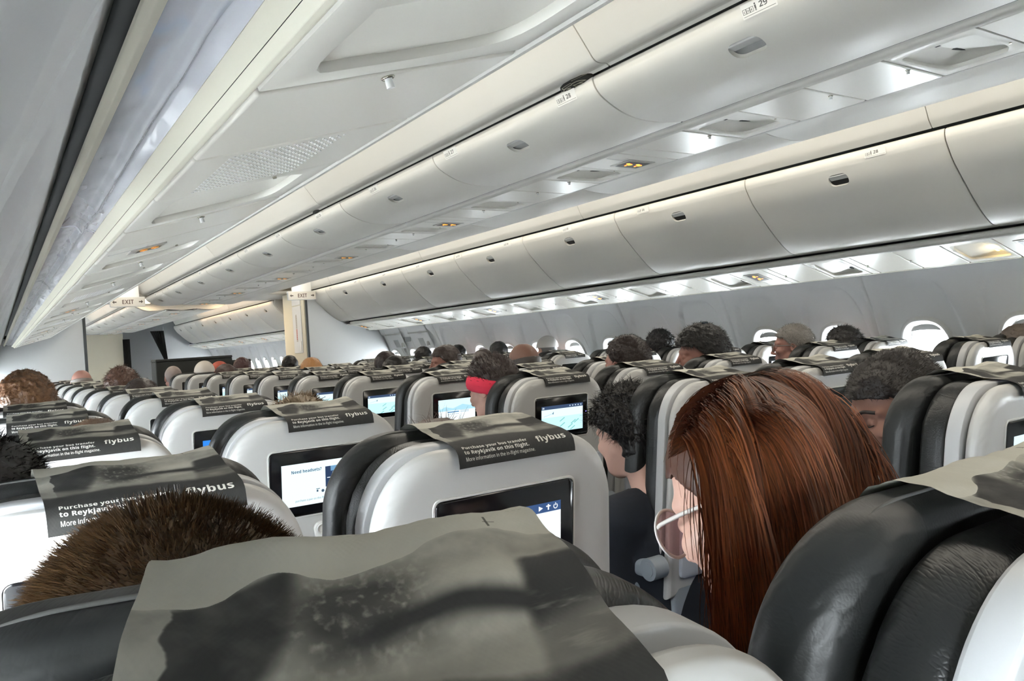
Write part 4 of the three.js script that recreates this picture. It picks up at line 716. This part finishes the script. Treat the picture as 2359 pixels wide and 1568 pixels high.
const trouserGeo = mc((x, y, z) => Math.max(legSdf(x, y, z) - 0.012 - 0.006 * (fbm(x * 14, y * 14, z * 14) - 0.5), -(y + 0.985)), [0, -0.80, -0.19], 0.42, 60);
const shoeGeo = mc((x, y, z) => Math.max(Math.min(cap(Math.abs(x), y, z, [0.10, -1.05, -0.41], [0.106, -1.062, -0.58], 0.048, 0.042), cap(Math.abs(x), y, z, [0.10, -1.0, -0.425], [0.10, -1.04, -0.42], 0.046, 0.046)), -(y + 1.095)), [0, -1.02, -0.48], 0.20, 40);
const headHi = { m: mc(headSdf(false), [0, -0.04, -0.005], 0.165, 104), f: mc(headSdf(true), [0, -0.04, -0.005], 0.165, 104) };
const headLo = { m: mc(headSdf(false), [0, -0.04, -0.005], 0.165, 56), f: mc(headSdf(true), [0, -0.04, -0.005], 0.165, 56) };

// hair styles: signed distance in head space
const hairline = (x, z) => (z < -0.045 ? 0.056 - 0.3 * Math.max(0, Math.abs(x) - 0.045) : 0.056 - (z + 0.045) * (z < 0.03 ? 1.0 : 1.15));
const HAIR = {
  short: (o = 0.010, n = 0.006, fq = 45) => (x, y, z) => { const d = ell(x, y, z, 0, 0.026, 0.014, 0.0775 + o, 0.093 + o * 1.15, 0.099 + o) - n * (fbm(x * fq, y * fq, z * fq, 3) - 0.45) * 2; return Math.max(d, (hairline(x, z) - y) * 0.75); },
  curly: (o = 0.022, n = 0.016) => HAIR.short(o, n, 62),
  bald: () => (x, y, z) => { const d = ell(x, y, z, 0, 0.026, 0.014, 0.0825, 0.098, 0.1035) - 0.003 * fbm(x * 60, y * 60, z * 60, 2); return Math.max(d, (hairline(x, z) - y) * 0.75, y - 0.028 - 0.2 * z); },
};
function hairStrands(sdf, n, len, col, opt = {}) {
  const pos = [], c = [], id = [], K = opt.segs || 2, w = opt.w || 0.0016, v = new THREE.Vector3(), e = 0.002;
  let tries = 0, made = 0;
  while (made < n && tries++ < n * 12) {
    const a = rnd() * Math.PI * 2, cy = rr(-0.55, 1), s = Math.sqrt(1 - cy * cy); let dx = Math.cos(a) * s, dy = cy, dz = Math.sin(a) * s;
    let t = 0.15, ok = false; for (let i = 0; i < 24; i++) { const d = sdf(dx * t, dy * t + 0.02, dz * t + 0.01); if (d < 0.0006) { ok = true; break; } t -= Math.max(0.0006, d * 0.7); if (t < 0.05) break; }
    if (!ok) continue;
    const x = dx * t, y = dy * t + 0.02, z = dz * t + 0.01;
    let nx = sdf(x + e, y, z) - sdf(x - e, y, z), ny = sdf(x, y + e, z) - sdf(x, y - e, z), nz = sdf(x, y, z + e) - sdf(x, y, z - e); const nl = Math.hypot(nx, ny, nz) || 1; nx /= nl; ny /= nl; nz /= nl;
    if (nx * dx + ny * dy + nz * dz < 0.45) continue;
    const comb = opt.comb || [0, -0.3, 0.5], m = opt.mix === undefined ? 0.55 : opt.mix, jx = rr(-1, 1) * (opt.jit || 0.35), jy = rr(-1, 1) * (opt.jit || 0.35), jz = rr(-1, 1) * (opt.jit || 0.35);
    let qx = nx * (1 - m) + comb[0] * m + jx, qy = ny * (1 - m) + comb[1] * m + jy, qz = nz * (1 - m) + comb[2] * m + jz; const ql = Math.hypot(qx, qy, qz) || 1; qx /= ql; qy /= ql; qz /= ql;
    const L = len * rr(0.6, 1.25), base = pos.length / 3, f = rr(0.6, 1.5); let sx = qy * nz - qz * ny, sy = qz * nx - qx * nz, sz = qx * ny - qy * nx; const sl = Math.hypot(sx, sy, sz) || 1; sx /= sl; sy /= sl; sz /= sl;
    for (let k = 0; k <= K; k++) { const u = k / K, ww = w * (1 - u * 0.85), dr = (opt.droop || 0.2) * L * u * u; const X = x - nx * 0.002 + qx * L * u, Y = y - ny * 0.002 + qy * L * u - dr, Z = z - nz * 0.002 + qz * L * u; pos.push(X - sx * ww, Y - sy * ww, Z - sz * ww, X + sx * ww, Y + sy * ww, Z + sz * ww); for (let q = 0; q < 2; q++) c.push(col[0] * f, col[1] * f, col[2] * f); if (k) { const b = base + (k - 1) * 2; id.push(b, b + 1, b + 2, b + 1, b + 3, b + 2); } }
    made++;
  }
  const g = new THREE.BufferGeometry(); g.setAttribute('position', new THREE.Float32BufferAttribute(pos, 3)); g.setAttribute('color', new THREE.Float32BufferAttribute(c, 3)); g.setIndex(id); g.computeVertexNormals(); return g;
}
function tint(g, col) { const n = g.attributes.position.count, a = new Float32Array(n * 3); for (let i = 0; i < n; i++) { a[3 * i] = col[0]; a[3 * i + 1] = col[1]; a[3 * i + 2] = col[2]; } g.setAttribute('color', new THREE.BufferAttribute(a, 3)); return g; }
const joinTinted = (list) => mergeGeometries(list.map((g) => { const q = g.index ? g.toNonIndexed() : g.clone(); for (const k of Object.keys(q.attributes)) if (!['position', 'normal', 'color'].includes(k)) q.deleteAttribute(k); return q; }));
M.hair = new THREE.MeshPhysicalMaterial({ color: 0xffffff, vertexColors: true, roughness: 0.48, side: THREE.DoubleSide });
const skinMat = (r, g, b) => std(r, g, b, 0.55, { sheen: 0.2, sheenRoughness: 0.6 });
const SKIN = { pale: skinMat(0.56, 0.34, 0.265), pink: skinMat(0.38, 0.19, 0.15), tan: skinMat(0.36, 0.185, 0.13), dusky: skinMat(0.17, 0.085, 0.06), brown: skinMat(0.16, 0.085, 0.055) };
const SHIRT = new Map(); const shirtMat = (c) => { const k = c.join(); if (!SHIRT.has(k)) SHIRT.set(k, std(...c, 0.85, { bumpMap: texCloth, bumpScale: 0.0004 })); return SHIRT.get(k); };
const NECK = new THREE.Vector3(0, -0.095, 0.025);
function person(o) {
  const [x, y, z] = o.at, t = thing('person', o.label, 'person', 'passengers', [x, y, -z], 0); if (o.scale) t.scale.set(...o.scale);
  const q = new THREE.Quaternion().setFromEuler(new THREE.Euler(o.pitch || 0, o.yaw || 0, o.roll || 0, 'YXZ')), mt = new THREE.Matrix4().makeTranslation(0, 0, 0).multiply(new THREE.Matrix4().makeRotationFromQuaternion(q));
  const head = ((o.hi ? headHi : headLo)[o.fem ? 'f' : 'm']).clone().applyMatrix4(mt);
  const bodyShift = new THREE.Matrix4().makeTranslation(...(o.lean || [0, 0, 0]));
  const body = merge([bodyBase.clone().applyMatrix4(bodyShift), head]);
  part('body', body, SKIN[o.skin || 'pale'], t);
  for (const [n, g, m] of [['shirt', shirtGeo, shirtMat(o.shirt || [0.05, 0.06, 0.08])], ['trousers', trouserGeo, shirtMat([0.03, 0.04, 0.07])], ['shoes', shoeGeo, M.blackBox]]) { const p = part(n, g, m, t); p.position.set(...(o.lean || [0, 0, 0])); }
  if (o.hair) {
    const list = [tint(mc(o.hair, [0, 0.01, 0.012], 0.155, o.hi ? 84 : 60), o.col.map((c) => c * 0.85))];
    if (o.strands) list.push(hairStrands(o.hair, o.strands, o.len || 0.010, o.col, o.opt || {}));
    const h = joinTinted(list).applyMatrix4(mt); part('hair', h, M.hair, t);
  }
  if (o.extra) o.extra(t, mt, q);
  return t;
}
const attach = (name, g, m, t, mt, label) => part(name, g.applyMatrix4(mt), m, t, label);
seedTo(2024);
const crop = HAIR.short(), dark = [0.012, 0.009, 0.007], black = [0.006, 0.005, 0.005], brown = [0.045, 0.024, 0.012];
const band = (col) => (t, mt) => { const g = new THREE.TorusGeometry(0.086, 0.013, 12, 48); g.rotateX(Math.PI / 2); g.scale(1.0, 2.3, 1.14); warp(g, (v) => { v.multiplyScalar(1 + 0.02 * (fbm(v.x * 30, v.y * 60, v.z * 30) - 0.5)); }); g.computeVertexNormals(); g.rotateX(0.42); g.translate(0, 0.014, 0.008); const k = new THREE.SphereGeometry(0.026, 14, 10); k.scale(1, 1.2, 0.8); k.translate(0.02, 0.062, -0.092); attach('bandana', merge([g, k]), std(...col, 0.8, { bumpMap: texCloth, bumpScale: 0.0005 }), t, mt, 'crimson bandana with knot'); };
const bun = (col) => (t, mt) => { const g = tint(warp(new THREE.SphereGeometry(0.045, 24, 18), (v) => v.multiplyScalar(0.85 + 0.35 * fbm(v.x * 60, v.y * 60, v.z * 60))), col); g.computeVertexNormals(); g.translate(0.01, 0.118, -0.02); attach('hair_bun', g, M.hair, t, mt); };
const baseballCap = (col, fwd) => (t, mt) => { const g = new THREE.SphereGeometry(0.103, 32, 20, 0, Math.PI * 2, 0, Math.PI * 0.52); g.scale(0.93, 1.02, 1.12); g.translate(0, 0.032, 0.012); const b = new THREE.CylinderGeometry(0.085, 0.085, 0.006, 28, 1, false, 0, Math.PI); b.rotateY(Math.PI / 2); b.scale(0.95, 1, 0.95); b.translate(0, 0.034, fwd * 0.085); if (fwd > 0) { b.rotateY(0); } attach('cap', merge([g, b]), shirtMat(col), t, mt, 'pale cap'); };
const people = [
  { at: [-2.138, 1.036, 0.575], lean: [0.06, 0, 0], label: 'person with thick short brown hair in the nearest window seat', hair: HAIR.short(0.018, 0.004), col: [0.085, 0.047, 0.020], strands: 30000, len: 0.0135, opt: { mix: 0.42, comb: [-0.35, 0.15, 0.6], jit: 0.22, w: 0.0005, segs: 2, droop: 0.1 }, hi: true, roll: 0.12, shirt: [0.2, 0.2, 0.22] },
  { at: [-2.262, 1.062, 1.25], lean: [0.12, 0, 0], label: 'person with black hair cut off by the picture edge', hair: HAIR.short(0.012), col: dark, strands: 4000, len: 0.016, opt: { w: 0.0009 }, shirt: [0.1, 0.1, 0.1] },
  { at: [-2.135, 1.130, 3.61], lean: [0.04, 0, 0], label: 'person with tousled light brown hair by the near wall', hair: HAIR.curly(0.022, 0.014), col: [0.16, 0.075, 0.03], strands: 2500, len: 0.014, opt: { jit: 0.4, w: 0.0009 }, fem: true, yaw: 0.3 },
  { at: [-2.045, 1.022, 2.03], label: 'person whose brown hair top shows behind third near window headrest', hair: crop, col: [0.13, 0.07, 0.035], strands: 2500, len: 0.009, opt: { w: 0.0007 } },
  { at: [-1.575, 1.030, 2.03], label: 'person whose blond hair top shows behind a flybus cover', hair: HAIR.short(0.012), col: [0.34, 0.26, 0.18], strands: 2200, len: 0.025, fem: true },
  { at: [-1.585, 1.010, 1.25], label: 'person with brown wispy hair top behind the near aisle headrest', hair: crop, col: [0.10, 0.06, 0.045], strands: 700, len: 0.038, opt: { jit: 0.9, mix: 0.3, segs: 4, w: 0.0005 }, fem: true },
  { at: [-1.612, 1.130, 7.54], label: 'person with ruddy bald crown far up the near aisle column', hair: HAIR.bald(), col: [0.25, 0.22, 0.2], skin: 'pink' },
  { at: [-1.598, 1.125, 5.18], label: 'person with reddish brown hair in the sixth near aisle row', hair: HAIR.curly(0.016, 0.01), col: [0.09, 0.04, 0.022], strands: 900, len: 0.025 },
  { at: [-1.612, 1.062, 4.39], label: 'person with dark hair top low in the near aisle column', hair: HAIR.short(0.014), col: [0.03, 0.018, 0.014], strands: 900 },
  { at: [-0.653, 1.095, 8.88], label: 'person with thin grey hair in front of the black divider', hair: HAIR.short(0.006, 0.003), col: [0.30, 0.24, 0.22], skin: 'pink' },
  { at: [-0.505, 1.120, 8.10], label: 'person in a pale cap before the black divider', hair: HAIR.bald(), col: [0.2, 0.18, 0.16], extra: baseballCap([0.55, 0.5, 0.44], -1) },
  { at: [-0.246, 1.105, 8.60], label: 'person in a red cap next to the pale cap', hair: HAIR.bald(), col: [0.1, 0.04, 0.03], extra: baseballCap([0.38, 0.08, 0.05], -1), shirt: [0.4, 0.1, 0.07] },
  { at: [-0.500, 1.088, 7.31], label: 'person with dark brown hair and ruddy ear, far centre row', hair: crop, col: [0.05, 0.024, 0.018], strands: 900, skin: 'pink', yaw: 0.5 },
  { at: [0.057, 1.130, 8.88], label: 'person with dark red hair beside the black divider', hair: HAIR.curly(0.016, 0.008), col: [0.05, 0.012, 0.010] },
  { at: [0.500, 1.125, 8.60], label: 'person with small black head near the far closet', hair: crop, col: black },
  { at: [0.018, 1.095, 6.52], label: 'person with orange blond hair before the far closet', hair: HAIR.short(0.014), col: [0.42, 0.20, 0.07], strands: 700, fem: true },
  { at: [0.355, 1.110, 5.74], label: 'person with black hair beside a reddish neighbour, far centre seats', hair: HAIR.short(0.014), col: [0.02, 0.01, 0.01], strands: 700 },
  { at: [0.065, 1.078, 4.95], label: 'person with flat black hair in the sixth centre row', hair: HAIR.short(0.016), col: black, strands: 900 },
  { at: [1.622, 1.125, 7.58], label: 'person with black hair below the forward exit hatch', hair: HAIR.short(0.014), col: black, strands: 700 },
  { at: [0.454, 1.130, 4.95], label: 'person with dark brown hair turning a pink cheek', hair: HAIR.short(0.014), col: [0.03, 0.016, 0.012], strands: 900, skin: 'pink', yaw: 1.2 },
  { at: [2.052, 1.122, 7.58], label: 'person with small black head by the far wall', hair: HAIR.short(0.012), col: black },
  { at: [0.055, 1.130, 3.37], label: 'person with large shiny bald head in the centre block', hair: HAIR.bald(), col: [0.06, 0.05, 0.045], skin: 'dusky', yaw: -0.1 },
  { at: [-0.625, 1.085, 2.59], label: 'person with dark top bun and crimson bandana leaning into the aisle', hair: HAIR.short(0.012), col: [0.022, 0.010, 0.007], strands: 1800, len: 0.02, opt: { comb: [0, 0.9, -0.3], mix: 0.7 }, fem: true, hi: true, yaw: 0.35, pitch: -0.25, roll: -0.05, shirt: [0.05, 0.05, 0.06], extra: (t, mt, q) => { band([0.60, 0.02, 0.055])(t, mt); bun([0.020, 0.009, 0.006])(t, mt); } },
  { at: [2.130, 1.150, 6.01], label: 'person in a white cap by the far windows', hair: HAIR.bald(), col: [0.2, 0.2, 0.2], extra: baseballCap([0.62, 0.6, 0.58], 1) },
  { at: [2.080, 1.128, 6.79], label: 'person with black hair ahead of the white cap', hair: HAIR.short(0.014), col: black },
  { at: [0.066, 1.130, 2.59], label: 'person with dark cropped hair and reddish ear, centre block', hair: HAIR.short(0.009), col: [0.022, 0.012, 0.010], strands: 4200, len: 0.012, opt: { w: 0.0009 }, skin: 'pink', yaw: 0.15, hi: true },
  { at: [2.046, 1.135, 4.43], label: 'person with black curly hair by the far window', hair: HAIR.curly(0.022, 0.016), col: black, strands: 1500, len: 0.03, opt: { jit: 0.9 } },
  { at: [0.525, 1.138, 2.59], label: 'person with big black hair turning the face aside', hair: HAIR.curly(0.030, 0.010), col: black, strands: 5000, len: 0.02, opt: { w: 0.001, jit: 0.35, mix: 0.6, comb: [0.1, -0.4, 0.6] }, skin: 'pink', yaw: 0.95, hi: true, extra: (t, mt) => attach('hair_clip', rbox(0.05, 0.018, 0.03, 0.006, 0, 0.150, 0.03), std(0.02, 0.03, 0.04, 0.3), t, mt, 'dark hair clip') },
  { at: [1.565, 1.130, 2.86], label: 'person with short grey hair and glasses in the far aisle column', hair: HAIR.short(0.008, 0.004), col: [0.27, 0.25, 0.23], strands: 4500, len: 0.014, opt: { w: 0.0009 }, skin: 'pink', yaw: 0.55, hi: true, extra: (t, mt) => glassesOn(t, mt, std(0.25, 0.22, 0.2, 0.3, { metalness: 0.6 }), false) },
  { at: [2.041, 1.092, 2.86], label: 'person with dark grey hair beside the second far window', hair: HAIR.short(0.014, 0.008), col: [0.05, 0.048, 0.045], strands: 1800, len: 0.022 },
  { at: [2.080, 1.055, 1.90], lean: [-0.03, 0, 0], label: 'person with greying hair at the right picture edge', hair: HAIR.short(0.012, 0.006), col: [0.16, 0.13, 0.11], strands: 1200 },
];
const lensMat = new THREE.MeshPhysicalMaterial({ color: new THREE.Color().setRGB(0.62, 0.42, 0.42), transmission: 0.8, thickness: 0, roughness: 0.05, ior: 1.5 });
function glassesOn(t, mt, frame, tinted, s = 1) {
  const parts = [], lens = [];
  for (const k of [-1, 1]) {
    const r = new THREE.TorusGeometry(0.0235 * s, 0.0017 * s, 8, 36); r.scale(1, 0.92, 1); r.translate(k * 0.032, -0.004, -0.103); parts.push(r);
    const l = new THREE.CircleGeometry(0.0230 * s, 28); l.scale(1, 0.92, 1); l.translate(k * 0.032, -0.004, -0.103); lens.push(l);
    parts.push(tube([[k * 0.055, 0.006, -0.102], [k * 0.074, 0.008, -0.085], [k * 0.083, 0.008, -0.02], [k * 0.084, 0.004, 0.012], [k * 0.083, -0.016, 0.028]], 0.0026, 24, 6));
  }
  parts.push(tube([[-0.010, 0.002, -0.104], [0, 0.006, -0.108], [0.010, 0.002, -0.104]], 0.0016, 8, 6));
  attach('glasses', merge(parts), frame, t, mt, 'spectacle frame'); attach('glasses_lenses', merge(lens), tinted ? lensMat : M.pane, t, mt, 'thin lenses');
}
for (const p of people) person(p);

// bearded man in a blue shirt, turned to the side, looking down
person({
  at: [-0.515, 1.050, 1.03], label: 'person in a blue shirt with dark hair and beard looking down', hair: HAIR.short(0.017, 0.007, 40), col: [0.012, 0.008, 0.006], strands: 9000, len: 0.011, opt: { w: 0.0007, comb: [0, 0.1, 0.6], mix: 0.6 }, skin: 'tan', hi: true, yaw: 1.12, pitch: -0.22, roll: 0.0, shirt: [0.02, 0.14, 0.55], lean: [0.06, -0.02, 0.02],
  extra: (t, mt) => {
    const hs = headSdf(false);
    const beardMask = (x, y, z) => Math.max(hs(x, y, z) - 0.006 - 0.002 * fbm(x * 90, y * 90, z * 90, 2), y + 0.040 + 0.35 * Math.max(0, -z - 0.08), -(y + 0.135), z - 0.012 + Math.max(0, -0.06 - y) * 0.3, -(Math.hypot(x / 1.5, y + 0.068) - 0.018 + Math.max(0, z + 0.07)), -(ell(x, y, z, 0.055, -0.035, -0.075, 0.026, 0.028, 0.03)), -(ell(x, y, z, -0.055, -0.035, -0.075, 0.026, 0.028, 0.03)));
    const list = [tint(mc(beardMask, [0, -0.075, -0.045], 0.10, 70), [0.05, 0.03, 0.02]), hairStrands((x, y, z) => beardMask(x, y - 0.0, z), 10, 0.01, [0.05, 0.03, 0.02])];
    attach('beard', joinTinted([list[0]]), M.hair, t, mt, 'short brown beard');
    const brow = []; for (const k of [-1, 1]) { const g = tube([[k * 0.012, 0.021, -0.0945], [k * 0.030, 0.027, -0.090], [k * 0.050, 0.022, -0.074]], 0.0042, 16, 8); g.scale(1, 1, 1); brow.push(g); }
    attach('eyebrows', joinTinted([tint(merge(brow), [0.02, 0.012, 0.008])]), M.hair, t, mt);
    const lash = []; for (const k of [-1, 1]) lash.push(tube([[k * 0.020, -0.006, -0.0862], [k * 0.031, -0.0092, -0.0878], [k * 0.043, -0.006, -0.0815]], 0.0013, 12, 6)); attach('eyelashes', joinTinted([tint(merge(lash), [0.015, 0.01, 0.008])]), M.hair, t, mt);
    attach('headphone_band', new THREE.TorusGeometry(0.075, 0.013, 10, 40, Math.PI).rotateX(Math.PI / 2).translate(0, -0.165, 0.0), M.blackBox, t, mt, 'black neck band');
  },
});
// curly man leaning into the aisle
person({ at: [-0.652, 0.968, 1.80], label: 'person with long black curls leaning out into the aisle', hair: (x, y, z) => smin(HAIR.curly(0.024, 0.02)(x, y, z), Math.max(ell(x, y, z, 0, -0.04, 0.055, 0.075, 0.085, 0.06) - 0.03 * (fbm(x * 55, y * 55, z * 55, 3) - 0.45), -0.2 + z * 0), 0.02), col: black, strands: 6000, len: 0.032, opt: { jit: 1.0, segs: 4, w: 0.001 }, skin: 'pale', hi: true, yaw: 0.1, pitch: -0.35, roll: -0.1, shirt: [0.006, 0.009, 0.016], lean: [0.06, 0.02, 0.04] });

// red-haired woman with sunglasses, head bowed, long hair falling on both sides
person({
  at: [-1.618, 1.098, 0.53], scale: [0.79, 0.88, 0.79], label: 'person with long auburn hair and pale framed sunglasses, head bowed', col: [0.1, 0.03, 0.01], fem: true, hi: true, yaw: 0.16, pitch: -0.42, roll: 0.0, shirt: [0.10, 0.03, 0.04], lean: [0.02, 0.0, 0.02],
  extra: (t, mt, q) => {
    glassesOn(t, mt, std(0.66, 0.62, 0.58, 0.35), true, 1.32);
    const inv = q.clone().invert(), cr = HAIR.short(0.009, 0.003, 30), shell = tint(mc(cr, [0, 0.01, 0.012], 0.155, 84), [0.055, 0.017, 0.006]).applyMatrix4(mt);
    const pos = [], c = [], id = [], K = 20; seedTo(77);
    const v = new THREE.Vector3(), w = new THREE.Vector3();
    for (let n = 0; n < 12000; n++) {
      // root on the scalp, in head space; parted along the middle
      const a = rr(0, Math.PI * 2), cy = rr(-0.05, 1), s = Math.sqrt(1 - cy * cy); v.set(Math.cos(a) * s, cy, Math.sin(a) * s);
      if (v.z < -0.62 && v.y < 0.75) continue; if (v.z < 0.02 && v.y < (v.x < 0 ? 0.40 : 0.62)) continue; const temple = v.z < 0.02 && v.y < 0.62;
      const root = new THREE.Vector3(v.x * 0.086, v.y * 0.104 + 0.026, v.z * 0.108 + 0.014).applyMatrix4(mt);
      const nrm = v.clone().applyQuaternion(q), side = v.x >= 0 ? 1 : -1, sideW = new THREE.Vector3(side, 0, 0).applyQuaternion(q);
      const L = rr(0.27, 0.40), f = rr(0.45, 1.75) * (0.8 + 0.5 * noise3(v.x * 9 + 30, v.y * 9, v.z * 9)), ph = rr(0, 6.3), amp = rr(0.001, 0.005), clump = noise3(v.x * 16, v.y * 16 + 9, v.z * 16) - 0.5;
      let dead = false; const base = pos.length / 3, nc = c.length, ni = id.length, cl = [0.14 * f, 0.042 * f, 0.0145 * f * rr(0.7, 1.2)]; let p = root.clone(), dir = temple ? new THREE.Vector3(side * 0.25, 0.12, 1).applyQuaternion(q).normalize() : v.z < 0.1 ? new THREE.Vector3(0, 0, 1).applyQuaternion(q).multiplyScalar(0.9).addScaledVector(sideW, 0.55).normalize() : new THREE.Vector3(0, -1, 0).addScaledVector(nrm, 0.15).normalize(), hold = temple ? 8 : v.z < 0.1 ? 4 : 0, wid = rr(0.0004, 0.0010);
      for (let k = 0; k <= K; k++) {
        const u = k / K;
        // fall under gravity but stay outside the head
        dir.add(new THREE.Vector3(0.012 * clump, k < hold ? -0.06 : -0.36, 0.0)).normalize(); p = p.clone().addScaledVector(dir, L / K);
        w.copy(p).applyQuaternion(inv); const lay = 1 + 0.05 * noise3(v.x * 12, v.y * 12, v.z * 12 + 50), e = Math.hypot(w.x / (0.0845 * lay), (w.y - 0.025) / (0.1045 * lay), (w.z - 0.014) / (0.108 * lay)); if (e < 1) { w.set(w.x / e, (w.y - 0.022) / e + 0.022, (w.z - 0.014) / e + 0.014); p = w.clone().applyQuaternion(q); }
        w.copy(p).applyQuaternion(inv); if (w.z < -0.045 && w.y < (temple ? 0.035 : 0.065) && w.y > -0.13) { dead = true; break; }
        if (p.y < -0.19) { const sh = Math.hypot(p.x, (p.z - 0.05) * 1.4); if (sh < 0.12) { p.x *= 1.02; } }
        const wx = Math.sin(ph + u * 7) * amp * u * 2 + clump * 0.022 * u, wz = Math.cos(ph + u * 6) * amp * u * 2, ww = wid * (1 - 0.75 * Math.pow(u, 3));
        pos.push(p.x + wx - ww, p.y, p.z + wz - ww * 0.4, p.x + wx + ww, p.y, p.z + wz + ww * 0.4); for (let h = 0; h < 2; h++) c.push(...cl);
        if (k) { const b = base + (k - 1) * 2; id.push(b, b + 1, b + 2, b + 1, b + 3, b + 2); }
      }
      if (dead) { pos.length = base * 3; c.length = nc; id.length = ni; }
    }
    const g = new THREE.BufferGeometry(); g.setAttribute('position', new THREE.Float32BufferAttribute(pos, 3)); g.setAttribute('color', new THREE.Float32BufferAttribute(c, 3)); g.setIndex(id); g.computeVertexNormals();
    part('hair', joinTinted([shell, g]), M.hair, t, 'long auburn hair');
  },
});

renderer.render(scene, camera);
